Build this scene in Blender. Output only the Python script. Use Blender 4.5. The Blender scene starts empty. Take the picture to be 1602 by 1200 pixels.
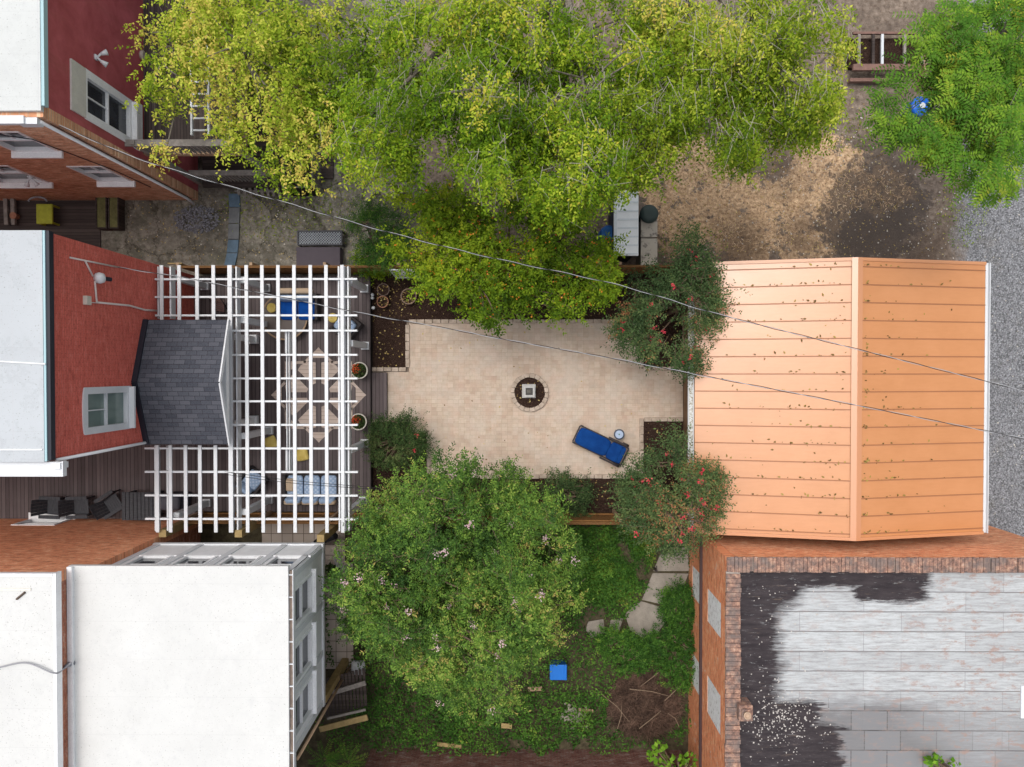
import bpy, math, random
import numpy as np
from mathutils import Vector, Matrix, noise as mnoise
random.seed(7); rng = np.random.default_rng(11)
R = math.radians
scene = bpy.context.scene
# ------------------------------------------------------------------ camera
H = 27.0; F = 1144.0; CX, CY = 801.0, 600.0; NX, NY = 812.0, 582.0
cam_d = bpy.data.cameras.new('camera'); cam = bpy.data.objects.new('camera', cam_d)
scene.collection.objects.link(cam); scene.camera = cam
cam_d.sensor_width = 36.0; cam_d.lens = 36.0 * F / 1602.0
cam_d.clip_start = 0.1; cam_d.clip_end = 3000
ROT = Vector(((NX-CX)/F, (CY-NY)/F, -1)).rotation_difference(Vector((0, 0, -1))).to_matrix()
cam.matrix_world = Matrix.Translation((0, 0, H)) @ ROT.to_4x4()
def W(px, py, z=0.0):
    d = ROT @ Vector(((px-CX)/F, (CY-py)/F, -1)); t = (z-H)/d.z
    return Vector((d.x*t, d.y*t, z))
def WX(px, z): return W(px, NY, z).x
def WY(py, z): return W(NX, py, z).y
# ------------------------------------------------------------------ world, sun, exposure
SUN_EL, SUN_AZ = R(72), R(-40)          # azimuth measured clockwise from +Y
world = bpy.data.worlds.new('World'); scene.world = world; world.use_nodes = True
wt = world.node_tree; wt.nodes.clear()
sky = wt.nodes.new('ShaderNodeTexSky'); sky.sky_type = 'NISHITA'; sky.sun_disc = False
sky.sun_elevation = SUN_EL; sky.sun_rotation = SUN_AZ; sky.dust_density = 6.0; sky.air_density = 1.0
hs = wt.nodes.new('ShaderNodeHueSaturation'); hs.inputs['Saturation'].default_value = 0.35
bg = wt.nodes.new('ShaderNodeBackground'); bg.inputs[1].default_value = 0.15
wo = wt.nodes.new('ShaderNodeOutputWorld')
wt.links.new(sky.outputs[0], hs.inputs['Color']); wt.links.new(hs.outputs[0], bg.inputs[0]); wt.links.new(bg.outputs[0], wo.inputs[0])
sd = bpy.data.lights.new('sun', 'SUN'); sd.energy = 0.5; sd.angle = R(14); sd.color = (1.0, 0.96, 0.9)
sun = bpy.data.objects.new('sun', sd); scene.collection.objects.link(sun)
sv = Vector((math.sin(SUN_AZ)*math.cos(SUN_EL), math.cos(SUN_AZ)*math.cos(SUN_EL), math.sin(SUN_EL)))
sun.rotation_euler = sv.to_track_quat('Z', 'Y').to_euler(); sun.location = (0, 0, 40)
scene.view_settings.view_transform = 'Standard'; scene.view_settings.look = 'None'
scene.view_settings.exposure = 0.37; scene.view_settings.gamma = 1.0
scene.render.engine = 'CYCLES'
scene.cycles.max_bounces = 6; scene.cycles.diffuse_bounces = 3; scene.cycles.transparent_max_bounces = 4
# ------------------------------------------------------------------ node helper
class NT:
    def __init__(s, m): s.t = m.node_tree; s.n = s.t.nodes; s.l = s.t.links; s._c = None
    def set(s, sock, v):
        if isinstance(v, bpy.types.NodeSocket): s.l.new(v, sock)
        elif v is not None:
            if isinstance(v, (tuple, list)) and len(v) == 3 and sock.type == 'RGBA': v = (*v, 1)
            sock.default_value = v
    def co(s):
        if s._c is None: s._c = s.n.new('ShaderNodeTexCoord').outputs['Object']
        return s._c
    def sep(s, v=None):
        k = s.n.new('ShaderNodeSeparateXYZ'); s.set(k.inputs[0], v or s.co()); return k.outputs
    def comb(s, x, y, z=0.0):
        k = s.n.new('ShaderNodeCombineXYZ')
        for i, v in enumerate((x, y, z)): s.set(k.inputs[i], v)
        return k.outputs[0]
    def plane(s, ax):                    # wall-plane coordinates
        o = s.sep()
        return s.comb(o[1], o[2]) if ax == 'X' else s.comb(o[0], o[2]) if ax == 'Y' else s.comb(o[1], o[0]) if ax == 'ZY' else s.comb(o[0], o[1])
    def mp(s, v, sc=(1, 1, 1), rot=0, loc=(0, 0, 0)):
        k = s.n.new('ShaderNodeMapping'); s.set(k.inputs[0], v); k.inputs['Scale'].default_value = sc
        k.inputs['Rotation'].default_value = (0, 0, rot); k.inputs['Location'].default_value = loc; return k.outputs[0]
    def noise(s, sc, det=4, ro=.6, v=None, dist=0):
        k = s.n.new('ShaderNodeTexNoise'); s.set(k.inputs['Vector'], v or s.co())
        k.inputs['Scale'].default_value = sc; k.inputs['Detail'].default_value = det
        k.inputs['Roughness'].default_value = ro; k.inputs['Distortion'].default_value = dist; return k.outputs[0]
    def vor(s, sc, feat='F1', v=None, out='Distance', rnd=1.0):
        k = s.n.new('ShaderNodeTexVoronoi'); k.feature = feat; s.set(k.inputs['Vector'], v or s.co())
        k.inputs['Scale'].default_value = sc; k.inputs['Randomness'].default_value = rnd; return k.outputs[out]
    def math(s, op, a, b=None, c=None, clamp=False):
        k = s.n.new('ShaderNodeMath'); k.operation = op; k.use_clamp = clamp; s.set(k.inputs[0], a)
        if b is not None: s.set(k.inputs[1], b)
        if c is not None: s.set(k.inputs[2], c)
        return k.outputs[0]
    def ramp(s, f, *st, interp='LINEAR'):
        k = s.n.new('ShaderNodeValToRGB'); s.set(k.inputs[0], f); e = k.color_ramp.elements; k.color_ramp.interpolation = interp
        while len(e) > 1: e.remove(e[-1])
        for i, (p, c) in enumerate(st):
            if not isinstance(c, (tuple, list)): c = (c, c, c)
            x = e[0] if i == 0 else e.new(p)
            x.position = p; x.color = (*c[:3], 1)
        return k.outputs[0]
    def mix(s, f, a, b, mode='MIX'):
        k = s.n.new('ShaderNodeMix'); k.data_type = 'RGBA'; k.blend_type = mode
        s.set(k.inputs[0], f); s.set(k.inputs[6], a); s.set(k.inputs[7], b); return k.outputs[2]
    def brick(s, v, w, h, c1, c2, mc, mort=.01, off=.5, bias=0, sm=.1):
        k = s.n.new('ShaderNodeTexBrick'); s.set(k.inputs['Vector'], v); k.offset = off
        s.set(k.inputs['Color1'], c1); s.set(k.inputs['Color2'], c2); s.set(k.inputs['Mortar'], mc)
        k.inputs['Scale'].default_value = 1; k.inputs['Brick Width'].default_value = w; k.inputs['Row Height'].default_value = h
        k.inputs['Mortar Size'].default_value = mort; k.inputs['Bias'].default_value = bias; k.inputs['Mortar Smooth'].default_value = sm
        return k.outputs[0], k.outputs[1]
    def attr(s, n):
        k = s.n.new('ShaderNodeAttribute'); k.attribute_name = n; return k.outputs['Fac']
    def blob(s, x, y, r, soft, warp):     # 1 inside a noisy disc
        o = s.sep(); dx = s.math('SUBTRACT', o[0], x); dy = s.math('SUBTRACT', o[1], y)
        d = s.math('SQRT', s.math('ADD', s.math('MULTIPLY', dx, dx), s.math('MULTIPLY', dy, dy)))
        d = s.math('ADD', d, warp)
        return s.math('SUBTRACT', 1.0, s.math('DIVIDE', s.math('SUBTRACT', d, r-soft), 2*soft, clamp=True), clamp=True)
def M(name, fn, rough=.8, spec=.3, metal=0.0, bump=0.0, dist=.02, transl=0.0, emit=None):
    m = bpy.data.materials.new(name); m.use_nodes = True; n = NT(m); n.n.clear()
    out = n.n.new('ShaderNodeOutputMaterial'); p = n.n.new('ShaderNodeBsdfPrincipled')
    r = fn(n) if callable(fn) else fn
    col, h = (r if (isinstance(r, tuple) and len(r) == 2) else (r, None))
    n.set(p.inputs['Base Color'], col); n.set(p.inputs['Roughness'], rough(n) if callable(rough) else rough); p.inputs['Metallic'].default_value = metal
    p.inputs['Specular IOR Level'].default_value = spec
    if h is not None and bump:
        b = n.n.new('ShaderNodeBump'); b.inputs['Strength'].default_value = bump; b.inputs['Distance'].default_value = dist
        n.set(b.inputs['Height'], h); n.l.new(b.outputs[0], p.inputs['Normal'])
    sh = p.outputs[0]
    if transl:
        t = n.n.new('ShaderNodeBsdfTranslucent'); n.set(t.inputs[0], col); mx = n.n.new('ShaderNodeMixShader')
        mx.inputs[0].default_value = transl; n.l.new(sh, mx.inputs[1]); n.l.new(t.outputs[0], mx.inputs[2]); sh = mx.outputs[0]
    n.l.new(sh, out.inputs[0]); return m
def paint(name, c, var=.12, sc=3.0, rough=.55, dirt=.25, dc=(.12, .11, .1), bump=.15, spec=.4):
    def f(n):
        a = n.noise(sc, 5, .65); b = n.noise(sc*9, 4, .7)
        lo = tuple(x*(1-var) for x in c); hi = tuple(min(1, x*(1+var*.6)) for x in c)
        col = n.ramp(a, (.3, lo), (.7, hi))
        d = n.math('MULTIPLY', n.ramp(b, (.5, 0), (.78, 1)), dirt)
        return n.mix(d, col, dc), b
    return M(name, f, rough=rough, spec=spec, bump=bump, dist=.004)
def wood(name, c1, c2, ax=0, w=.14, rough=.75, gap=.02, gapc=(.01, .008, .008), sc=1.0):
    # boards run along `ax` (0: x, 1: y); board width w measured on the other axis
    def f(n):
        o = n.sep(); across = o[1] if ax == 0 else o[0]; along = o[0] if ax == 0 else o[1]
        idx = n.math('FLOOR', n.math('DIVIDE', across, w)); fr = n.math('FRACT', n.math('DIVIDE', across, w))
        rnd = n.n.new('ShaderNodeTexWhiteNoise'); rnd.noise_dimensions = '1D'; n.set(rnd.inputs['W'], idx); rv = rnd.outputs[0]
        g = n.noise(1.0, 5, .65, n.comb(n.math('MULTIPLY', along, 2.0*sc), n.math('MULTIPLY', across, 40*sc), n.math('MULTIPLY', rv, 9.0)))
        st = n.noise(.9, 4, .6)
        fac = n.math('ADD', n.math('MULTIPLY', g, .5), n.math('ADD', n.math('MULTIPLY', rv, .3), n.math('MULTIPLY', st, .25)))
        col = n.ramp(fac, (.3, c1), (.75, c2))
        gm = n.math('LESS_THAN', fr, gap/w)
        return n.mix(gm, col, gapc), n.math('SUBTRACT', g, gm)
    return M(name, f, rough=rough, bump=.35, dist=.01)
def brickm(name, ax, c1, c2, mc, wash=None, w=.225, h=.075, mort=.011, stain=.35, rough=.85, fk=1.0):
    def f(n):
        v = n.plane(ax); wv = n.noise(2.0, 3, .5)
        col, fac = n.brick(v, w, h, c1, c2, mc, mort)
        st = n.noise(1.0, 4, .8, n.mp(v, (2.4, 7, 1))); hi = (min(.95, c2[0]*1.12+.08), min(.9, c2[1]*1.5+.16), min(.9, c2[2]*1.6+.16)); fl = n.noise(1.0, 3, .85, n.mp(v, (5, 30, 1), loc=(3, 7, 0)))
        col = n.mix(n.math('MULTIPLY', n.ramp(fl, (.50, 0), (.62, 1)), .35*fk), col, hi)
        col = n.mix(n.math('MULTIPLY', n.ramp(st, (.54, 0), (.62, 1)), .85*fk), col, hi); col = n.mix(n.math('MULTIPLY', n.ramp(st, (.36, 1), (.47, 0)), .75*(.5+.5*fk)), col, tuple(x*.38 for x in c1))
        a = n.noise(.9, 6, .7); b = n.noise(18, 4, .7)
        col = n.mix(n.math('MULTIPLY', n.ramp(a, (.42, 0), (.7, 1)), stain), col, tuple(x*.45 for x in c1))
        col = n.mix(n.math('MULTIPLY', n.ramp(b, (.45, 0), (.8, 1)), .35), col, tuple(min(1, x*1.7+.03) for x in c2))
        if wash: col = n.mix(n.ramp(n.noise(1.7, 6, .75, dist=.6), (.6, 0), (.66, .85)), col, wash)
        hgt = n.math('ADD', n.math('MULTIPLY', n.math('SUBTRACT', 1.0, fac), .6), n.math('MULTIPLY', b, .4))
        return col, hgt
    return M(name, f, rough=rough, bump=.5, dist=.012)
# ------------------------------------------------------------------ object helpers
COL = scene.collection
def tag(o, label=None, cat=None, group=None, kind=None):
    if label: o['label'] = label
    if cat: o['category'] = cat
    if group: o['group'] = group
    if kind: o['kind'] = kind
    return o
def thing(name, loc, label, cat, group=None, rz=0.0):
    o = bpy.data.objects.new(name, None); COL.objects.link(o); o.location = Vector(loc); o.rotation_euler = (0, 0, rz)
    o.empty_display_size = .2
    return tag(o, label, cat, group)
def rootof(o):
    while o.parent: o = o.parent
    return o
class MB:
    def __init__(s): s.v = []; s.f = []; s.m = []; s.mi = 0
    def add(s, vs, fs):
        b = len(s.v); s.v += [tuple(v) for v in vs]; s.f += [tuple(b+i for i in f) for f in fs]; s.m += [s.mi]*len(fs); return s
    def box(s, x0, x1, y0, y1, z0, z1, T=None):
        if x0 > x1: x0, x1 = x1, x0
        if y0 > y1: y0, y1 = y1, y0
        vs = [Vector((x, y, z)) for z in (z0, z1) for y in (y0, y1) for x in (x0, x1)]
        if T: vs = [T @ v for v in vs]
        return s.add(vs, [(0, 2, 3, 1), (4, 5, 7, 6), (0, 1, 5, 4), (2, 6, 7, 3), (0, 4, 6, 2), (1, 3, 7, 5)])
    def bar(s, p, q, w, h, up=(0, 0, 1)):
        p = Vector(p); q = Vector(q); d = (q-p).normalized(); u = Vector(up)
        if abs(d.dot(u)) > .98: u = Vector((1, 0, 0))
        sd = d.cross(u).normalized(); u = sd.cross(d).normalized(); sd *= w/2; u *= h/2
        vs = [p-sd-u, p+sd-u, p+sd+u, p-sd+u, q-sd-u, q+sd-u, q+sd+u, q-sd+u]
        return s.add(vs, [(0, 1, 2, 3), (7, 6, 5, 4), (0, 4, 5, 1), (1, 5, 6, 2), (2, 6, 7, 3), (3, 7, 4, 0)])
    def tube(s, pts, r, n=6):
        pts = [Vector(p) for p in pts]; rs = r if isinstance(r, (list, tuple)) else [r]*len(pts)
        b = len(s.v); prev = None
        for i, p in enumerate(pts):
            d = (pts[min(i+1, len(pts)-1)]-pts[max(i-1, 0)]).normalized()
            u = Vector((0, 0, 1)) if abs(d.z) < .9 else Vector((1, 0, 0))
            a = d.cross(u).normalized(); c = a.cross(d).normalized()
            for k in range(n):
                t = 2*math.pi*k/n; s.v.append(tuple(p+(a*math.cos(t)+c*math.sin(t))*rs[i]))
        for i in range(len(pts)-1):
            for k in range(n):
                s.f.append((b+i*n+k, b+i*n+(k+1) % n, b+(i+1)*n+(k+1) % n, b+(i+1)*n+k)); s.m.append(s.mi)
        s.f.append(tuple(b+k for k in range(n))[::-1]); s.f.append(tuple(b+(len(pts)-1)*n+k for k in range(n))); s.m += [s.mi]*2
        return s
    def lathe(s, cx, cy, prof, n=28):      # prof: (r,z) list
        b = len(s.v)
        for r, z in prof:
            for k in range(n):
                t = 2*math.pi*k/n; s.v.append((cx+r*math.cos(t), cy+r*math.sin(t), z))
        for i in range(len(prof)-1):
            for k in range(n):
                s.f.append((b+i*n+k, b+i*n+(k+1) % n, b+(i+1)*n+(k+1) % n, b+(i+1)*n+k)); s.m.append(s.mi)
        s.f.append(tuple(b+(len(prof)-1)*n+k for k in range(n))); s.m.append(s.mi)
        s.f.append(tuple(b+k for k in range(n))[::-1]); s.m.append(s.mi); return s
    def prism(s, pts, z0, z1):
        n = len(pts); b = len(s.v)
        ar = sum(pts[i][0]*pts[(i+1) % n][1]-pts[(i+1) % n][0]*pts[i][1] for i in range(n))
        if ar < 0: pts = pts[::-1]
        s.v += [(p[0], p[1], z0) for p in pts]+[(p[0], p[1], z1) for p in pts]
        s.f.append(tuple(b+n+i for i in range(n))); s.f.append(tuple(b+i for i in range(n))[::-1]); s.m += [s.mi]*2
        for i in range(n): s.f.append((b+i, b+(i+1) % n, b+n+(i+1) % n, b+n+i)); s.m.append(s.mi)
        return s
    def quad(s, *p): return s.add(p, [tuple(range(len(p)))])
    def cushion(s, x0, x1, y0, y1, z0, z1, T=None, n=7, puff=.25):
        # soft pillow: superellipsoid-like grid
        b = len(s.v); cx, cy, cz = (x0+x1)/2, (y0+y1)/2, (z0+z1)/2; hx, hy, hz = (x1-x0)/2, (y1-y0)/2, (z1-z0)/2
        def pw(c, e): return math.copysign(abs(c)**e, c)
        m = 20; k = 8
        for i in range(k+1):
            a = -math.pi/2+math.pi*i/k
            for j in range(m):
                t = 2*math.pi*j/m
                v = Vector((cx+hx*pw(math.cos(a), .45)*pw(math.cos(t), .35), cy+hy*pw(math.cos(a), .45)*pw(math.sin(t), .35), cz+hz*pw(math.sin(a), .8)))
                s.v.append(tuple(T @ v if T else v))
        for i in range(k):
            for j in range(m): s.f.append((b+i*m+j, b+i*m+(j+1) % m, b+(i+1)*m+(j+1) % m, b+(i+1)*m+j)); s.m.append(s.mi)
        return s
    def build(s, name, mat, parent=None, smooth=False, local=False, bevel=0):
        off = Vector((0, 0, 0))
        if parent and not local: off = rootof(parent).location
        me = bpy.data.meshes.new(name); me.from_pydata([tuple(Vector(v)-off) for v in s.v], [], s.f)
        for x in (mat if isinstance(mat, (list, tuple)) else [mat]): me.materials.append(x)
        me.polygons.foreach_set('material_index', s.m)
        if smooth: me.polygons.foreach_set('use_smooth', [True]*len(me.polygons))
        me.update(); o = bpy.data.objects.new(name, me); COL.objects.link(o)
        if parent: o.parent = parent
        if bevel:
            bv = o.modifiers.new('bevel', 'BEVEL'); bv.width = bevel; bv.segments = 2; bv.limit_method = 'ANGLE'
        return o
def copy_tree(o, parent=None):
    c = o.copy(); COL.objects.link(c)
    if parent: c.parent = parent
    for ch in [x for x in bpy.data.objects if x.parent == o]: copy_tree(ch, c)
    return c
def struct(o): o['kind'] = 'structure'; return o
def npmesh(name, V, nface, k, mats, parent, attrs=None, mi=None):
    """V: (nface*k,3) numpy; every face owns its k verts"""
    off = np.array(rootof(parent).location) if parent else np.zeros(3)
    V = (V-off).astype(np.float32); me = bpy.data.meshes.new(name)
    me.vertices.add(len(V)); me.vertices.foreach_set('co', V.ravel())
    me.loops.add(nface*k); me.loops.foreach_set('vertex_index', np.arange(nface*k, dtype=np.int32))
    me.polygons.add(nface); me.polygons.foreach_set('loop_start', np.arange(0, nface*k, k, dtype=np.int32))
    me.polygons.foreach_set('loop_total', np.full(nface, k, dtype=np.int32))
    for m in mats: me.materials.append(m)
    if mi is not None: me.polygons.foreach_set('material_index', mi.astype(np.int32))
    me.update(calc_edges=True)
    if attrs is not None:
        a = me.attributes.new('tint', 'FLOAT', 'FACE'); a.data.foreach_set('value', attrs.astype(np.float32))
    o = bpy.data.objects.new(name, me); COL.objects.link(o)
    if parent: o.parent = parent
    return o
def nrm(a): return a/np.maximum(np.linalg.norm(a, axis=1, keepdims=True), 1e-9)
def leaves(name, P, D, N, L, Wd, tint, mat, parent=None):
    D = nrm(D); S = nrm(np.cross(N, D)); U = np.cross(D, S); L = L[:, None]; Wd = Wd[:, None]
    v0 = P; v1 = P+D*L*.42+S*Wd*.5+U*Wd*.12; v2 = P+D*L-U*L*.10; v3 = P+D*L*.42-S*Wd*.5+U*Wd*.12
    V = np.stack([v0, v1, v2, v3], 1).reshape(-1, 3)
    return npmesh(name, V, len(P), 4, [mat], parent, tint)
def twigs(name, A, B, r, mat, parent):
    """thin three-sided twigs from A to B"""
    D = nrm(B-A); Z = np.tile([[.1, .2, 1.0]], (len(A), 1)); S = nrm(np.cross(D, Z)); U = np.cross(S, D); r = r[:, None]
    c = [S*r, (-.5*S+.87*U)*r, (-.5*S-.87*U)*r]; q = []
    for i in range(3):
        j = (i+1) % 3; q.append(np.stack([A+c[i], A+c[j], B+c[j]*.5, B+c[i]*.5], 1))
    V = np.concatenate(q, 0).reshape(-1, 3); return npmesh(name, V, len(A)*3, 4, [mat], parent)
def leafmat(name, *st, transl=.3, rough=.6, spec=.12):
    return M(name, lambda n: n.ramp(n.attr('tint'), *st), rough=rough, spec=spec, transl=transl)
# ================================================================== materials
white_p = paint('white_paint', (.66, .68, .70), .05, 2, .45, .12)
white_trim = paint('white_trim', (.85, .86, .87), .08, 3, .45, .25)
def roofmembrane(name, base, stain=.35, seam=None):
    def f(n):
        a = n.noise(.5, 6, .6); b = n.noise(3, 5, .7, dist=.5); c = n.noise(26, 2, .5); pd = n.noise(.9, 5, .75, n.mp(n.co(), loc=(9, 4, 2)))
        col = n.ramp(a, (.3, tuple(x*.90 for x in base)), (.7, base)); col = n.mix(n.math('MULTIPLY', n.ramp(pd, (.5, 0), (.54, 1), (.56, .25)), stain*.5), col, tuple(x*.72 for x in base))
        lap = n.math('LESS_THAN', n.math('FRACT', n.math('DIVIDE', n.sep()[1], 1.05)), .018); col = n.mix(n.math('MULTIPLY', lap, .10), col, (.3, .3, .3))
        col = n.mix(n.math('MULTIPLY', n.ramp(b, (.55, 0), (.8, 1)), stain), col, (.42, .43, .45))
        if seam:
            o = n.sep(); s = n.math('LESS_THAN', n.math('FRACT', n.math('DIVIDE', o[0], seam)), .012)
            col = n.mix(n.math('MULTIPLY', s, .35), col, (.45, .45, .47))
        return n.mix(n.math('MULTIPLY', n.ramp(c, (.67, 0), (.70, 1)), .6), col, (.16, .15, .13)), b
    return M(name, f, rough=.5, spec=.3, bump=.2, dist=.02)
roof_grey = roofmembrane('weathered_white_membrane', (.47, .50, .525), .7, 1.9)
roof_white = roofmembrane('bright_white_membrane', (.64, .645, .63), .3)
roof_white2 = roofmembrane('cool_white_membrane', (.56, .58, .57), .4, 2.3)
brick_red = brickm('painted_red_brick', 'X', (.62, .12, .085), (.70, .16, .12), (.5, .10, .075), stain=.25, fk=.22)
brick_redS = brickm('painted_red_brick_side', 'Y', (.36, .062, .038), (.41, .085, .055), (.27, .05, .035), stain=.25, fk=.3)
brick_brown = brickm('brown_brick', 'Y', (.60, .24, .12), (.74, .35, .19), (.55, .42, .32), stain=.5)
brick_orange = brickm('orange_brick', 'Y', (.76, .22, .09), (.86, .30, .135), (.7, .42, .28), stain=.3)
brick_orangeX = brickm('orange_brick_side', 'X', (.84, .22, .085), (.9, .28, .115), (.7, .36, .22), stain=.3)
brick_dark = brickm('dark_red_brick', 'Y', (.13, .04, .03), (.22, .075, .055), (.2, .15, .13), stain=.5)
def f_stucco(n):
    a = n.noise(1.2, 6, .65, dist=.4); b = n.noise(14, 4, .7); c = n.noise(.8, 6, .7, n.mp(n.co(), (1, 3, .3)))
    col = n.ramp(a, (.3, (.33, .065, .07)), (.7, (.52, .125, .14)))
    col = n.mix(n.math('MULTIPLY', n.ramp(c, (.5, 0), (.75, 1)), .4), col, (.24, .085, .06)); return col, b
stucco = M('dark_red_stucco', f_stucco, rough=.85, bump=.4, dist=.01)
def f_shingle(n):
    v = n.plane('Z'); col, fac = n.brick(v, .33, .14, (.044, .050, .066), (.092, .098, .118), (.02, .02, .028), .008, bias=-.1)
    a = n.noise(30, 3, .7); col = n.mix(n.math('MULTIPLY', n.ramp(a, (.4, 0), (.7, 1)), .3), col, (.15, .15, .17))
    fr = n.math('FRACT', n.math('DIVIDE', n.sep()[1], .14)); return col, n.math('ADD', n.math('MULTIPLY', fr, .6), a)
shingle = M('grey_asphalt_shingle', f_shingle, rough=.9, bump=.5, dist=.012)
dark_metal = M('dark_flashing', (.018, .02, .03), rough=.45)
teal_metal = M('pale_blue_drip_edge', (.35, .52, .56), rough=.4)
deck_m = wood('deck_boards', (.075, .058, .058), (.155, .125, .125), 1, .14, gap=.014)
deck_mx = wood('step_boards', (.085, .065, .065), (.17, .135, .135), 1, .14, gap=.014)
inlay_m = wood('pale_inlay_boards', (.42, .33, .28), (.62, .51, .44), 0, .14, gap=.01, gapc=(.2, .15, .12))
fence_m = wood('brown_fence_boards', (.17, .075, .022), (.30, .15, .05), 0, .14, gap=.012)
fence_my = wood('brown_fence_boards_side', (.17, .075, .022), (.30, .15, .05), 1, .14, gap=.012)
fence_v = M('brown_fence_picket', lambda n: n.ramp(n.noise(3, 5, .7, n.mp(n.co(), (6, 6, .7))), (.3, (.14, .06, .02)), (.7, (.33, .17, .055))), rough=.8)
raw_wood = paint('weathered_yellow_timber', (.36, .26, .11), .3, 5, .8, .5, (.1, .07, .04))
grey_wood = wood('grey_weathered_boards', (.10, .088, .08), (.27, .24, .215), 0, .12, gap=.012)
grey_plain = paint('grey_weathered_timber', (.27, .245, .22), .35, 6, .85, .5, (.08, .07, .06))
dark_wood = wood('dark_stained_boards', (.035, .026, .024), (.10, .078, .07), 1, .1, gap=.01)
dark_woodx = wood('dark_stained_boards_wide', (.03, .022, .02), (.09, .068, .06), 0, .12, gap=.01)
tan_timber = paint('tan_timber', (.40, .27, .17), .25, 4, .8, .4, (.15, .1, .06))
def f_glass(n): return n.ramp(n.noise(1.5, 3, .5), (.3, (.012, .016, .022)), (.75, (.05, .06, .075)))
glass_m = M('dark_window_glass', f_glass, rough=.08, spec=.6)
glass_lt = M('curtained_window_glass', lambda n: n.ramp(n.noise(1.2, 3, .5, n.mp(n.co(), (1, 1, .3))), (.35, (.16, .22, .2)), (.7, (.42, .48, .44))), rough=.12, spec=.6)
alu = M('aluminium', (.62, .65, .68), rough=.4, metal=.2, spec=.5)
grey_pl = paint('grey_plastic', (.24, .25, .28), .15, 4, .5, .2)
# ================================================================== generic builders
def wall_holes(mb, ax, c0, c1, u0, u1, z0, z1, holes):
    us = sorted({u0, u1, *[h[0] for h in holes], *[h[1] for h in holes]}); zs = sorted({z0, z1, *[h[2] for h in holes], *[h[3] for h in holes]})
    for a, b in zip(us, us[1:]):
        run = None
        for p, q in zip(zs, zs[1:]):
            m = ((a+b)/2, (p+q)/2)
            if any(h[0] < m[0] < h[1] and h[2] < m[1] < h[3] for h in holes): continue
            if ax == 'X': mb.box(c0, c1, a, b, p, q)
            else: mb.box(a, b, c0, c1, p, q)
def window(par, ax, c, sgn, u0, u1, z0, z1, glass=None, fr=None, mull=True, sill=.14, fw=.08, lab=None, rail=True, reveal=.1):
    """window filling a wall opening; ax: wall normal axis, c: outer face, sgn: outward sign"""
    glass = glass or glass_m; fr = fr or white_trim
    def bx(mb, d0, d1, a, b, p, q):
        x0, x1 = c+sgn*d0, c+sgn*d1
        if ax == 'X': mb.box(x0, x1, a, b, p, q)
        else: mb.box(a, b, x0, x1, p, q)
    g = MB(); bx(g, -reveal-.04, -reveal, u0, u1, z0, z1); w = g.build('window', glass, par)
    if lab: w['label'] = lab
    f = MB()
    bx(f, -reveal+.001, .03, u0, u0+fw, z0, z1); bx(f, -reveal+.001, .03, u1-fw, u1, z0, z1)
    bx(f, -reveal+.001, .028, u0+fw, u1-fw, z0, z0+fw); bx(f, -reveal+.001, .028, u0+fw, u1-fw, z1-fw, z1)
    zm = (z0+z1)/2
    if rail: bx(f, -reveal+.001, -.02, u0+fw, u1-fw, zm-.03, zm+.03)
    if mull: bx(f, -reveal+.001, -.05, (u0+u1)/2-.015, (u0+u1)/2+.015, (zm+.03 if rail else z0+fw), z1-fw)
    f.build('window_frame', fr, w)
    if sill: s = MB(); bx(s, -.02, sill, u0-.08, u1+.08, z0-.09, z0-.001); s.build('window_sill', fr, w)
    return w
def roof_edge(mb, x0, x1, y0, y1, z, t=.12): mb.box(x0, x1, y0, y1, z-t, z)
def floodlight(par, p, ax, lab=None):
    m = MB(); p = Vector(p); o = Vector((1, 0, 0)) if ax == 'X' else Vector((0, -1, 0)); s = Vector((0, 1, 0)) if ax == 'X' else Vector((1, 0, 0))
    m.bar(p, p+o*.05, .14, .14)
    for q in (-1, 1):
        a = p+o*.05; b = p+o*.16+s*q*.1; m.tube([a, b], .03, 8); d = (o*.8+s*q*.5+Vector((0, 0, -.5))).normalized(); m.tube([b, b+d*.06, b+d*.17], [.04, .055, .085], 10)
    f = m.build('floodlight', white_p, par, smooth=True)
    if lab: f['label'] = lab
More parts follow.
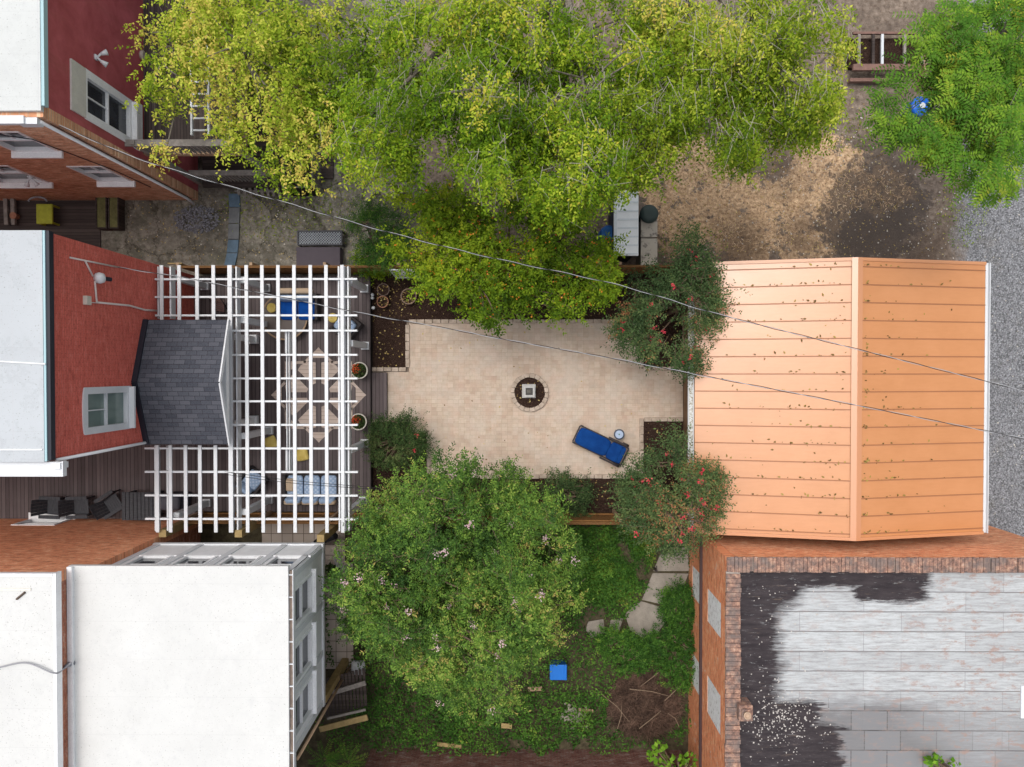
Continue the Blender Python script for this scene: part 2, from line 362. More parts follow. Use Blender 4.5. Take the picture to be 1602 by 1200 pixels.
# ================================================================== ground (structure)
def f_ground(n):
    o = n.sep(); w1 = n.math('MULTIPLY', n.math('SUBTRACT', n.noise(.9, 5, .65), .5), 2.2); w2 = n.math('ADD', n.math('MULTIPLY', n.math('SUBTRACT', n.noise(.5, 5, .7, dist=.8), .5), 3.0), n.math('MULTIPLY', n.math('SUBTRACT', n.noise(2.6, 5, .8), .5), 2.2))
    fine = n.noise(26, 4, .75); mid = n.noise(5, 5, .7); big = n.noise(.7, 5, .65)
    # bare earth
    col = n.ramp(mid, (.28, (.10, .078, .062)), (.5, (.22, .175, .14)), (.75, (.38, .31, .25)))
    col = n.mix(n.math('MULTIPLY', n.ramp(big, (.42, 0), (.6, 1)), .5), col, (.085, .068, .058))
    sp = n.ramp(n.noise(7, 5, .8), (.40, 1), (.47, 0)); col = n.mix(n.math('MULTIPLY', sp, .6), col, (.09, .06, .042))
    dks = None
    for px, py, r in ((1150, 398, 1.1), (1060, 408, .9), (1225, 262, .8), (1250, 372, .7), (1440, 390, .9)):
        p = W(px, py, 0); b = n.blob(p.x, p.y, r, .7, w2); dks = b if dks is None else n.math('MAXIMUM', dks, b)
    # straw
    straw = n.ramp(n.noise(9, 5, .75), (.32, (.16, .10, .06)), (.44, (.46, .30, .175)), (.62, (.80, .58, .37)))
    m = None
    for px, py, r in ((1090, 305, 1.9), (1160, 345, 1.5), (1060, 365, .8), (1290, 290, 1.5), (1230, 315, 1.0), (1380, 300, .75), (1260, 380, .9)):
        p = W(px, py, 0); b = n.blob(p.x, p.y, r, .45, w2); m = b if m is None else n.math('MAXIMUM', m, b)
    col = n.mix(n.math('MULTIPLY', n.ramp(n.math('MULTIPLY', m, n.ramp(n.noise(2.0, 6, .8), (.40, .0), (.50, 1))), (.15, 0), (.4, 1)), .95), col, straw)
    col = n.mix(n.math('MULTIPLY', dks, .75), col, n.ramp(fine, (.35, (.04, .028, .022)), (.6, (.13, .09, .065))))
    p = W(1370, 340, 0); dk = n.blob(p.x, p.y, 1.8, .6, w2); dk = n.ramp(n.math('ADD', n.math('MULTIPLY', dk, .6), n.math('MULTIPLY', n.noise(3.0, 6, .85), .6)), (.46, 0), (.60, 1)); col = n.mix(n.math('MULTIPLY', dk, .8), col, n.ramp(fine, (.3, (.045, .036, .032)), (.7, (.13, .105, .09))))
    # broken concrete of the neighbour's yard
    wc = n.n.new('ShaderNodeVectorMath'); wc.operation = 'ADD'; n.set(wc.inputs[0], n.co()); n.set(wc.inputs[1], n.comb(n.math('MULTIPLY', n.noise(2.2, 5, .7), .9), n.math('MULTIPLY', n.noise(2.6, 5, .7, n.mp(n.co(), loc=(5, 5, 5))), .9))); cr = n.vor(.6, 'DISTANCE_TO_EDGE', n.mp(wc.outputs[0], (1.3, .8, 0), loc=(3, 1, 0)), rnd=.8); cr2 = n.vor(2.6, 'DISTANCE_TO_EDGE')
    conc = n.ramp(mid, (.3, (.12, .11, .088)), (.52, (.235, .215, .18)), (.8, (.40, .375, .32)))
    conc = n.mix(n.ramp(n.noise(1.1, 4, .6), (.5, 0), (.7, .6)), conc, (.13, .135, .085))
    cell = n.vor(.6, 'F1', n.mp(wc.outputs[0], (1.3, .8, 0), loc=(3, 1, 0)), 'Color', .8); cb = n.ramp(cell, (0, .72), (1, 1.25)); conc = n.mix(1.0, conc, cb, 'MULTIPLY')
    st = n.noise(1.6, 6, .8, n.mp(n.co(), loc=(2, 2, 2))); conc = n.mix(n.math('MULTIPLY', n.ramp(st, (.47, 0), (.56, 1)), .55), conc, (.075, .07, .055))
    conc = n.mix(n.ramp(cr, (.0, .8), (.022, 0)), conc, (.035, .03, .02)); conc = n.mix(n.ramp(cr2, (.0, .3), (.012, 0)), conc, (.05, .045, .03))
    fy = n.math('LESS_THAN', n.math('ADD', o[0], w1), WX(660, 0)); fy = n.math('MULTIPLY', fy, n.math('GREATER_THAN', o[1], 3.0))
    col = n.mix(fy, col, conc)
    # gravel
    v1 = n.vor(21, 'F1', out='Color'); v1d = n.vor(21, 'F1'); g = n.noise(30, 3, .6, v1)
    grav = n.ramp(g, (.3, (.13, .133, .14)), (.5, (.235, .24, .255)), (.72, (.42, .43, .45)))
    grav = n.mix(n.math('MULTIPLY', n.ramp(v1d, (.45, 0), (.8, 1)), .7), grav, (.05, .05, .05))
    grav = n.mix(n.math('MULTIPLY', n.ramp(n.noise(.9, 5, .7), (.55, 0), (.7, 1)), .35), grav, (.16, .14, .10))
    gx = n.math('ADD', n.math('SUBTRACT', o[0], WX(1490, 0)), n.math('MULTIPLY', w1, .8)); gm = n.math('DIVIDE', gx, .5, clamp=True)
    col = n.mix(gm, col, grav)
    # dark planting soil of the lower yard
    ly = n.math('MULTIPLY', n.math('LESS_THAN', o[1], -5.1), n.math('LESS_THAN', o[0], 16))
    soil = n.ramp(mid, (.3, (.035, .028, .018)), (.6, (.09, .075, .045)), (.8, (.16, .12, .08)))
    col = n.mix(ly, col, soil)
    speck = n.ramp(n.vor(7, 'F1'), (.03, 1), (.07, 0)); col = n.mix(n.math('MULTIPLY', speck, .5), col, (.5, .46, .4))
    return col, n.math('ADD', n.math('MULTIPLY', fine, .6), n.math('MULTIPLY', v1d, n.math('MULTIPLY', gm, -1.2)))
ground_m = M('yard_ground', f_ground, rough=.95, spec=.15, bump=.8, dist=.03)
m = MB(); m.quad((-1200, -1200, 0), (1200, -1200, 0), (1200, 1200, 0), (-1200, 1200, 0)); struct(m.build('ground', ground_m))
def f_patio(n):
    v = n.plane('Z'); o = n.sep(); lt = (.57, .465, .35); dkc = (.44, .325, .245); mo = (.36, .285, .22)
    c1, f1 = n.brick(v, .215, .145, dkc, lt, mo, .005, off=.31, bias=-.05)
    c2, f2 = n.brick(n.mp(v, rot=R(90), loc=(.07, .03, 0)), .22, .2, dkc, (.62, .52, .43), mo, .005, off=.42)
    sel = n.math('GREATER_THAN', n.noise(3.1, 1, .3), .5); col = n.mix(.45, c1, c2)
    a = n.noise(.8, 5, .65); b = n.noise(12, 5, .75); cell = n.noise(2.2, 2, .5); spot = n.noise(1.3, 6, .8, n.mp(n.co(), loc=(3, 8, 0)))
    col = n.mix(n.math('MULTIPLY', n.ramp(a, (.42, 0), (.62, 1)), .5), col, (.56, .49, .42))
    col = n.mix(n.math('MULTIPLY', n.ramp(cell, (.45, 0), (.65, 1)), .25), col, (.62, .42, .33))
    col = n.mix(n.math('MULTIPLY', n.ramp(b, (.5, 0), (.8, 1)), .35), col, (.34, .27, .21)); col = n.mix(n.math('MULTIPLY', n.ramp(spot, (.52, 0), (.66, 1)), .3), col, (.38, .33, .27))
    return col, n.math('ADD', n.math('MULTIPLY', f1, -1.0), n.math('MULTIPLY', b, .5))
patio_m = M('tan_pavers', f_patio, rough=.85, bump=.45, dist=.01)
pp = [(605, 582), (640, 582), (640, 505), (1003, 505), (1003, 577), (1068, 577), (1068, 656), (1003, 656), (1003, 743), (672, 743), (672, 673), (647, 673), (647, 656), (605, 656)]
m = MB(); m.prism([tuple(W(x, y, 0)[:2]) for x, y in pp], 0.002, .04); struct(m.build('patio', patio_m))
def f_mulch(n):
    a = n.vor(22, 'F1', n.mp(n.co(), (1, 1.7, 1)), 'Color'); b = n.noise(30, 4, .8); g = n.noise(8, 5, .75, a)
    col = n.ramp(g, (.3, (.018, .010, .008)), (.55, (.055, .032, .024)), (.75, (.12, .08, .06))); return col, n.math('ADD', n.vor(22, 'F1', n.mp(n.co(), (1, 1.7, 1))), b)
mulch_m = M('dark_mulch', f_mulch, rough=.95, spec=.1, bump=.9, dist=.04)
def bed(name, pts, z=.03):
    m = MB(); m.prism([tuple(W(x, y, 0)[:2]) for x, y in pts], 0.001, z); return struct(m.build(name, mulch_m))
bed('mulch_bed', [(576, 425), (1072, 425), (1072, 574), (1006, 574), (1006, 501), (636, 501), (636, 578), (576, 578)])
bed('mulch_bed', [(1007, 659), (1072, 659), (1072, 805), (560, 805), (560, 659), (643, 659), (643, 677), (668, 677), (668, 746), (1007, 746)])
# raised border stones
def f_stone(n):
    a = n.noise(4, 3, .6); b = n.noise(30, 4, .7); return n.ramp(n.math('ADD', n.math('MULTIPLY', a, .7), n.math('MULTIPLY', b, .3)), (.35, (.33, .26, .20)), (.65, (.56, .46, .38))), b
stone_m = M('tan_border_stone', f_stone, rough=.85, bump=.4, dist=.008)
def edging(lab, runs):
    first = W(*runs[0][0], 0); t = MB()
    for a, b in runs:
        A = W(*a, 0); B = W(*b, 0); L = (B-A).length; k = max(1, round(L/.29)); d = (B-A)/k
        for i in range(k):
            p = A+d*(i+.03); q = A+d*(i+.97); j = random.uniform(-.006, .006); s = Vector((-d.y, d.x, 0)).normalized()*random.uniform(-.008, .008)
            t.bar(p+s+Vector((0, 0, .055+j)), q+s+Vector((0, 0, .055+j)), .15, .11)
    o = t.build('garden_edging', stone_m, bevel=.012); tag(o, lab, 'edging', 'stone edging round the patio beds'); return o
edging('long tan stone edging along the upper mulch bed from deck to red flowering tree', [((640, 503), (1003, 503)), ((638, 508), (638, 575)), ((578, 578), (636, 578))])
edging('short L of tan stone edging round the bed at the upper right patio corner', [((1003, 505), (1003, 575)), ((1006, 577), (1068, 577))])
edging('L of tan stone edging round the bed right of the blue lounger', [((1068, 656), (1007, 656)), ((1003, 654), (1003, 742))])
edging('long row of tan stone edging along the lower patio edge under the leaves', [((672, 745), (1003, 745))])
edging('stair stepped tan stone edging beside the dark round bush', [((580, 657), (641, 657)), ((646, 657), (646, 673)), ((650, 674), (667, 674)), ((671, 676), (671, 742))])
# flagstones, concrete path (lower yard)
conc_m = paint('pale_concrete', (.31, .275, .235), .25, 2.5, .9, .45, (.1, .09, .07), .5, .2)
def slab(name, pts, z=.05, mat=None, tilt=0):
    m = MB(); q = [W(x, y, 0) for x, y in pts]; m.prism([(p.x, p.y) for p in q], .005, z); return m.build(name, mat or conc_m, bevel=.01)
pth = thing('stone_path', W(1020, 930, 0), 'winding path of pale cracked concrete slabs through the lower garden', 'path')
for s in ([(1032, 868), (1075, 852), (1078, 893), (1022, 893)], [(1021, 896), (1077, 897), (1060, 938), (1035, 945), (1004, 938), (1013, 915)],
          [(985, 948), (1003, 940), (1036, 950), (1043, 970), (1028, 990), (1005, 998), (985, 985), (978, 962)], [(955, 970), (975, 966), (968, 988), (952, 985)], [(920, 972), (944, 968), (946, 990), (925, 998), (916, 985)]):
    m = MB(); q = [W(x, y, 0) for x, y in s]; m.prism([(p.x, p.y) for p in q], .005, .05); m.build('slab', conc_m, pth, bevel=.012)
tile_m = M('beige_patio_tiles', lambda n: n.brick(n.plane('Z'), .4, .4, (.42, .35, .3), (.52, .44, .38), (.14, .11, .09), .012, off=0)[0], rough=.85)
m = MB(); a = W(470, 880, 0); b = W(553, 1046, 0); m.box(a.x, b.x, b.y, a.y, .004, .035); struct(m.build('path', tile_m))
m = MB(); a = W(410, 815, 0); b = W(540, 900, 0); m.box(a.x, b.x, b.y, a.y, .002, .02); struct(m.build('path', tile_m))
# ================================================================== upper red house with brown brick side
HX = -11.85
h1 = thing('brick_house', (-16.5, 11, 0), 'row house with dark red stucco rear wall and brown brick side, upper left corner', 'house')
z1 = 8.8; Y1 = 6.35
ya, yb = WY(165, 7.6)-.0, WY(97, 7.6)
m = MB(); wall_holes(m, 'X', HX-.3, HX, Y1+.3, 17, 0, z1, [(ya, yb, 4.65, 7.05)]); m.build('rear_wall', stucco, h1)
wins = [(-14.5, -13.2, 6.05, 7.75), (-17.4, -15.9, 6.0, 7.9), (-13.95, -12.85, 2.75, 4.5), (-17.3, -15.7, 2.6, 4.6)]
m = MB(); wall_holes(m, 'Y', Y1, Y1+.3, -24, HX, 0, z1, wins); m.build('side_wall', brick_brown, h1)
m = MB(); m.box(-24.3, -24, Y1, 17, 0, z1); m.box(-24, HX, 17, 17.3, 0, z1); m.build('back_wall', brick_brown, h1)
m = MB(); m.box(-24.3, HX+.02, Y1+.12, 17.3, z1+.002, z1+.12); rf = m.build('roof', roof_white2, h1)
m = MB(); m.box(HX+.02, HX+.1, Y1+.25, 17.3, z1-.06, z1+.1); m.build('drip_edge', teal_metal, rf)
window(h1, 'X', HX, 1, ya, yb, 4.65, 7.05, sill=.18, fw=.1, lab='double sash window with white frame and tall pale lintel board')
m = MB(); m.box(HX+.001, HX+.05, ya-.1, yb+.1, 7.06, 7.7); m.build('lintel_board', paint('cream_board', (.62, .6, .55), .1), h1)
m = MB(); m.box(HX+.001, HX+.03, ya-.12, ya-.001, 4.5, 7.06); m.box(HX+.001, HX+.03, yb+.001, yb+.12, 4.5, 7.06); m.box(HX+.001, HX+.12, ya-.14, yb+.14, 4.2, 4.5); m.build('window_casing', white_trim, h1)
for (a, b, c, d) in wins: window(h1, 'Y', Y1, -1, a, b, c, d, sill=.2, fw=.06)
m = MB(); m.box(-24, -12.5, Y1-.16, Y1-.02, z1-.12, z1+.0); m.build('gutter', white_trim, h1)
m = MB(); m.bar((-13.4, Y1-.08, z1+.02), (-12.3, Y1-.08, z1+.02), .2, .1); m.box(-12.5, -12.0, Y1-.17, Y1-.01, z1-.25, z1+.01); m.build('gutter_outlet', white_p, h1)
m = MB(); m.tube([(-12.0, Y1-.08, z1-.1), (-12.0, Y1-.07, .6), (-11.9, Y1-.2, .25)], .05, 8); m.build('downspout', white_p, h1, smooth=True)
m = MB(); m.tube([(-11.93, Y1-.035, 8.4), (-11.95, Y1-.035, .3)], .012, 6); m.tube([(-14.4, Y1-.03, 7.9), (-13.2, Y1-.04, 7.2), (-12.7, Y1-.03, 4.2), (-12.6, Y1-.03, 2.0)], .014, 6); m.build('cable', dark_metal, h1)
for px, py in ((150, 90),):
    z = H-(-HX)*F/(NX-px); floodlight(h1, (HX, W(px, py, z).y, z), 'X', 'white twin floodlight on the red stucco')
z = H-Y1*F/(582-275); floodlight(h1, (W(48, 275, z).x, Y1, z), 'Y', 'white twin floodlight on the brown brick')
z = H-(-HX)*F/(NX-222); y = W(222, 87, z).y
m = MB(); m.lathe(0, 0, [(.0, 0), (.14, 0), (.16, .08), (.11, .12), (.06, .09), (0, .09)], 20); T = Matrix.Translation((HX, y, z)) @ Matrix.Rotation(R(90), 4, 'Y'); m.v = [tuple(T @ Vector(v)) for v in m.v]
m.build('round_vent', paint('beige_vent', (.5, .44, .36), .1), h1, smooth=True)
# ================================================================== middle red painted house with porch
h2 = thing('brick_house', (-16.5, .6, 0), 'row house with bright red painted brick rear wall and porch, between the other two', 'house')
z2 = 8.7; YA, YB = -2.24, 3.52
wy0, wy1, wz0, wz1 = -1.62, -.52, 4.95, 7.15
dy0, dy1 = -.9, .2
m = MB(); wall_holes(m, 'X', HX-.3, HX, YA, YB, 0, z2, [(wy0, wy1, wz0, wz1), (dy0, dy1, .41, 2.5)]); m.build('rear_wall', brick_red, h2)
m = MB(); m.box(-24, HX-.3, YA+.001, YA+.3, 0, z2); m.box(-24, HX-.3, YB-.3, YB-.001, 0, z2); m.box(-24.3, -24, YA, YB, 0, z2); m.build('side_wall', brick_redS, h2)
m = MB(); m.box(-24.3, HX-.06, YA-.02, YB+.02, z2+.002, z2+.1); rf = m.build('roof', roof_grey, h2)
m = MB(); m.box(-24.3, HX-.1, YA+.28, YA+.31, z2+.1, z2+.13); m.tube([(-24, .6, z2+.13), (-13.6, .3, z2+.13), (HX, .2, z2+.11)], .02, 6); m.build('roof_seam', white_trim, rf)
m = MB(); m.bar((-14.0, 2.6, z2+.14), (-13.15, .75+.4, z2+.14), .13, .09); m.build('loose_board', grey_plain, rf)
m = MB(); m.box(HX-.055, HX-.0, YA, YB+.02, z2-.05, z2+.09); m.build('drip_edge', teal_metal, rf)
m = MB(); m.box(HX+.002, HX+.09, YA+.02, YB+.02, z2-.12, z2+.06); m.build('roof_flashing', dark_metal, rf)
m = MB(); m.box(-24.3, HX+.35, YA-.36, YA-.03, z2-.1, z2-.04); m.box(-24.3, HX+.35, YA-.39, YA-.36, z2-.1, z2+.06); m.box(HX+.35, HX+.38, YA-.39, YA-.0, z2-.1, z2+.06); m.box(HX+.1, HX+.3, YA-.2, YA-.05, z2-.3, z2+.04); m.build('gutter', white_p, h2)
m = MB(); m.tube([(HX+.06, YA-.0, z2-.2), (HX+.06, YA+.02, .5)], .045, 8); m.build('downspout', white_p, h2, smooth=True)
window(h2, 'X', HX, 1, wy0, wy1, wz0, wz1, glass=glass_lt, sill=.18, fw=.09, fr=white_p, lab='white sash window above the porch roof')
m = MB()
for i in range(8):
    a0 = math.pi*i/8; a1 = math.pi*(i+1)/8; c = (wy0+wy1)/2; r = (wy1-wy0)/2+.1
    p0, p1 = c+r*math.cos(a0), c+r*math.cos(a1); m.add([(HX+.03, p0, wz1+.001), (HX+.03, p1, wz1+.001), (HX+.03, p1, wz1+.06+.09*math.sin(a1)), (HX+.03, p0, wz1+.06+.09*math.sin(a0)), (HX, p0, wz1+.001), (HX, p1, wz1+.001), (HX, p1, wz1+.06+.09*math.sin(a1)), (HX, p0, wz1+.06+.09*math.sin(a0))],
        [(0, 1, 2, 3), (7, 6, 5, 4), (3, 2, 6, 7), (0, 4, 5, 1)])
m.box(HX+.001, HX+.032, wy0-.1, wy0-.001, wz0-.1, wz1); m.box(HX+.001, HX+.032, wy1+.001, wy1+.1, wz0-.1, wz1); m.build('window_casing', white_p, h2)
m = MB(); m.box(HX-.25, HX-.2, dy0, dy1, .41, 2.5); d = m.build('door', paint('cream_door', (.6, .58, .52), .06), h2); m = MB(); m.tube([(HX-.2, dy0+.1, 1.4), (HX-.14, dy0+.1, 1.4)], .03, 8); m.build('door_handle', dark_metal, d)
def onwall(px, py, dx=.03):
    z = H-(-(HX+dx))*F/(NX-px); v = W(px, py, z); return Vector((HX+dx, v.y, z))
m = MB(); m.tube([onwall(107, 403), onwall(183, 418)], .025, 8); m.tube([onwall(131, 408), onwall(143, 432)], .025, 8); m.tube([onwall(146, 440), onwall(149, 474), onwall(135, 473)], .028, 8)
m.tube([onwall(149, 473), onwall(200, 478), onwall(225, 485), onwall(243, 486)], .03, 8); m.build('conduit', paint('cream_conduit', (.66, .58, .54), .08), h2, smooth=True)
p = onwall(132, 470); m = MB(); m.box(HX, HX+.12, p.y-.12, p.y+.12, p.z-.1, p.z+.1); m.build('junction_box', paint('beige_box', (.6, .56, .48), .08), h2)
p = onwall(150, 435); m = MB(); m.lathe(0, 0, [(.02, 0), (.14, 0), (.16, .1), (.13, .2), (.05, .24), (.0, .24)], 18); T = Matrix.Translation((HX, p.y, p.z)) @ Matrix.Rotation(R(90), 4, 'Y'); m.v = [tuple(T @ Vector(v)) for v in m.v]
mt = m.build('electric_meter', white_p, h2, smooth=True); m = MB(); m.tube([p+Vector((.12, .0, -.1)), p+Vector((.2, .0, -.32))], .06, 10); m.build('meter_socket', dark_metal, mt)
# porch roof
pr = MB(); ze, zr, yr = 4.0, 4.72, -.32; X0, X1 = HX+.002, -9.19; y0, y1 = -2.29, 1.65; t = .07
porch = thing('porch_roof', (-10.5, yr, .4), 'grey shingled gable porch roof against the red wall, between the two ends of the white pergola', 'porch roof')
for s, ye in ((1, y1), (-1, y0)):
    vs = [(X0, yr, zr), (X1, yr, zr), (X1, ye, ze), (X0, ye, ze)]; vs += [(a, b, c-t) for a, b, c in vs]
    f = [(0, 1, 2, 3), (7, 6, 5, 4), (0, 4, 5, 1), (1, 5, 6, 2), (2, 6, 7, 3), (3, 7, 4, 0)]
    pr.add(vs, f if s < 0 else [q[::-1] for q in f])
pr.build('shingle_roof', shingle, porch)
for ye in (y1, y0): m = MB(); m.bar((X0+.05, yr, zr+.03), (X0+.05, ye, ze+.03), .22, .07); m.build('wall_flashing', dark_metal, porch)
for ye in (y1, y0): m = MB(); m.bar((X1+.025, yr, zr-.06), (X1+.025, ye, ze-.06), .045, .16); m.build('rake_board', white_p, porch)
m = MB(); xg = X1-.32; m.add([(xg, y0+.1, ze-.1), (xg, y1-.1, ze-.1), (xg, yr, zr-.1), (xg-.1, y0+.1, ze-.1), (xg-.1, y1-.1, ze-.1), (xg-.1, yr, zr-.1)], [(0, 1, 2), (5, 4, 3), (0, 3, 4, 1)]); m.build('gable_wall', paint('slate_board', (.16, .17, .2), .1), porch)
m = MB(); m.box(X1-.42, X1-.1, y0+.05, y1-.05, ze-.35, ze-.12); m.box(X0, X1-.42, y1-.25, y1-.06, ze-.35, ze-.14); m.box(X0, X1-.42, y0+.06, y0+.25, ze-.35, ze-.14); m.build('beam', white_trim, porch)
for py in (531, 657):
    p = W(398, py, .4); m = MB(); m.box(p.x-.1, p.x+.1, p.y-.1, p.y+.1, .401, ze-.35); m.box(p.x-.16, p.x+.16, p.y-.16, p.y+.16, .401, .62); m.build('column', white_trim, porch)
# ================================================================== lower left brick house with the white sunroom
h3 = thing('brick_house', (-12, -9, 0), 'row house with orange brown brick and white sunroom, lower left corner', 'house')
YW = -5.4; z3 = 7.6; zs = 7.0; YS = -5.59; XS = -6.36
w0 = [(-18.0, -16.6, 1.6, 3.1)]
m = MB(); wall_holes(m, 'Y', YW-.3, YW, -24, -12.45, 0, z3, [(-17.9, -16.35, .45, 1.5)]); m.box(-12.449, -11.84, YW-.3, YW, 0, zs-.15); m.build('side_wall', brick_orange, h3)
m = MB(); m.box(-12.75, -12.45, -16, YW-.3, 0, z3); m.box(-12.1, -11.84, -16, YW-.3, 0, 3.4); m.build('rear_wall', brickm('orange_brick_end', 'X', (.34, .09, .05), (.46, .15, .08), (.4, .26, .18), stain=.5), h3)
window(h3, 'Y', YW, 1, -17.9, -16.35, .45, 1.5, sill=.25, lab='white framed window with a wide pale sill near the deck chairs')
m = MB(); m.box(-24.3, -24, -16, YW, 0, z3); m.box(-24.3, -12.45, -16.3, -16, 0, z3); m.build('back_wall', brick_orange, h3)
m = MB(); m.box(-24.3, -12.41, -16.3, YW-.04, z3+.002, z3+.12); r3 = m.build('roof', roof_white, h3)
m = MB(); m.box(-24.3, -12.41, YW-.04+.001, YW+.04, z3+.0, z3+.16); m.box(-12.409, -12.33, -16.3, YW+.04, z3-.1, z3+.14); m.build('roof_trim', white_trim, r3)
m = MB(); m.box(-24.3, -13.0, YW-.42, YW-.36, z3+.12, z3+.15); m.build('roof_seam', paint('cream_strip', (.72, .7, .64), .05), r3)
p = W(40, 926, z3+.12); q = W(27, 937, z3+.12); m = MB(); m.tube([Vector(p)+Vector((0, 0, .03)), Vector(q)+Vector((0, 0, .03))], .028, 8); m.build('roof_pipe', M('rusty_pipe', (.1, .07, .05), rough=.7), r3)
m = MB(); m.box(-12.44, XS, -16.3, -5.35, zs-.14, zs); rs = m.build('sunroom_roof', roof_white, h3)
m = MB(); m.box(-12.44, -12.3, -16.3, -5.36, zs+.001, zs+.1); m.build('roof_upstand', white_trim, rs)
gp = W(112, 1037, zs); m = MB(); m.lathe(gp.x, gp.y, [(.11, zs+.0), (.09, zs+.05), (.05, zs+.16), (.045, zs+.3), (0, zs+.3)], 16); m.build('vent_pipe', grey_pl, rs, smooth=True)
m = MB(); m.box(XS+.001, XS+.11, -11.2, -5.5, zs-.2, zs-.1); m.build('gutter', paint('gutter_dirt', (.2, .15, .12), .4, 6), h3)
m = MB(); m.box(XS+.111, XS+.13, -11.2, -5.45, zs-.22, zs-.02); [m.box(XS+.002, XS+.11, y-.012, y+.012, zs-.1, zs-.03) for y in [-5.6-.62*i for i in range(9)]]; m.build('gutter_lip', white_p, h3)
nw = [(-11.45+1.36*i, -11.45+1.36*i+.98, 5.0, 6.6) for i in range(4)]
m = MB(); wall_holes(m, 'Y', YS-.2, YS, -11.84, XS, 3.4, zs-.141, nw); sw = m.build('sunroom_wall', white_trim, h3)
for a, b, c, d in nw: window(h3, 'Y', YS, 1, a, b, c, d, sill=.035, mull=False, fw=.07, reveal=.05)
ew = [(-6.67-.62, -6.67+.55, 4.75, 6.55), (-8.34-.6, -8.34+.58, 4.75, 6.55), (-9.83-.6, -9.83+.58, 4.75, 6.55)]
m = MB(); wall_holes(m, 'X', XS-.2, XS, -10.83, YS-.2, 3.4, zs-.141, ew); m.build('sunroom_end_wall', white_trim, h3)
for a, b, c, d in ew: window(h3, 'X', XS, 1, a, b, c, d, sill=.14, mull=False, fw=.09)
m = MB(); m.box(XS+.001, XS+.05, -10.83, YS, 3.4, 3.58); m.box(-11.84, XS+.05, YS+.001, YS+.05, 3.4, 3.58)
for y in (-5.72, -7.46, -9.08, -10.7): m.box(XS+.002, XS+.035, y-.09, y+.09, 3.58, 6.75)
for x in (-11.68, -10.28, -8.92, -7.56, -6.48): m.box(x-.09, x+.09, YS+.002, YS+.035, 3.58, 6.75)
m.box(-11.84, XS-.2, -10.83, -10.63, 3.4, zs-.141); m.build('sunroom_trim', white_p, h3)
m = MB(); m.box(-11.84, XS, -10.83, YS, 3.2, 3.39); m.build('sunroom_floor', raw_wood, h3)
for x, y in ((-11.7, -5.3), (-9.2, -5.3), (-6.5, -5.45), (-6.45, -10.75), (-9.2, -10.75)):
    m = MB(); m.box(x-.12, x+.12, y-.12, y+.12, 0, 3.2); m.build('support_post', raw_wood, h3)
# lead/waste pipes over the gap
def spline(pts, n=12):
    out = []; P = [Vector(p) for p in pts]; P = [P[0]*2-P[1]]+P+[P[-1]*2-P[-2]]
    for i in range(1, len(P)-2):
        for k in range(n):
            t = k/n; a, b, c, d = P[i-1], P[i], P[i+1], P[i+2]
            out.append(.5*((2*b)+(c-a)*t+(2*a-5*b+4*c-d)*t*t+(3*b-a-3*c+d)*t**3))
    return out+[P[-2]]
m = MB(); m.tube(spline([W(-10, 1046, 7.75), W(40, 1037, 7.8), W(84, 1053, 7.78), W(100, 1046, 7.4), W(112, 1036, 7.3)], 8), .022, 6)
tag(m.build('roof_cable', M('grey_cable', (.3, .3, .32), rough=.5), smooth=True), 'grey cable looping across the white roofs into the sunroom vent pipe', 'cable')
# ================================================================== bottom dark brick building
h4 = thing('brick_building', (1, -17, 0), 'dark red brick building whose wall shows along the bottom edge of the garden', 'building')
m = MB(); m.box(-5.5, 6.0, -14.2, -14.03, 0, 6); m.build('wall', brick_dark, h4)
m = MB(); m.box(-5.5, -5.2, -20, -14.2, 0, 6); m.box(5.7, 6, -20, -14.2, 0, 6); m.box(-5.5, 6, -20.3, -20, 0, 6); m.build('side_wall', brick_dark, h4)
m = MB(); m.box(-5.6, 6.1, -20.4, -14.0, 6.002, 6.12); m.build('roof', roof_grey, h4)
# ================================================================== brick warehouse, lower right
h5 = thing('brick_warehouse', (11.7, -11, 0), 'old orange brick building with flaking silver flat roof and brick parapet, lower right', 'warehouse')
LX, TY, zt = 6.28, -5.62, 4.95; RX = 17.2; BY = -18
m = MB(); m.box(LX+.31, RX, TY-.3, TY, 0, zt-.11); m.build('north_wall', brick_orange, h5)
wl = [(-8.3, -7.2, 2.7, 4.3), (-11.35, -10.1, 2.7, 4.3), (-8.1, -7.0, .55, 1.85), (-11.3, -10.15, .55, 1.85)]
m = MB(); wall_holes(m, 'X', LX, LX+.3, BY, TY, 0, zt-.11, wl); m.build('west_wall', brickm('orange_brick_washed', 'X', (.84, .22, .085), (.9, .28, .115), (.7, .36, .22), wash=(.7, .55, .45), stain=.25), h5)
m = MB(); m.box(LX, RX, BY-.3, BY, 0, zt-.11); m.box(RX-.3, RX, BY, TY-.3, 0, zt-.11); m.build('far_wall', brick_orange, h5)
board_m = M('whitewashed_boards', lambda n: n.ramp(n.noise(5, 6, .75, n.mp(n.co(), (1, 1, 3))), (.36, (.25, .21, .18)), (.46, (.80, .80, .80)), (.7, (.88, .88, .88))), rough=.8)
for a, b, c, d in wl: m = MB(); m.box(LX+.01, LX+.06, a, b, c, d); m.build('boarded_window', board_m, h5)
m = MB(); m.box(LX-.09, LX-.002, BY, TY+.02, 1.95, 2.03); m.build('ledge_pipe', M('dark_pipe', (.06, .035, .035), rough=.6), h5)
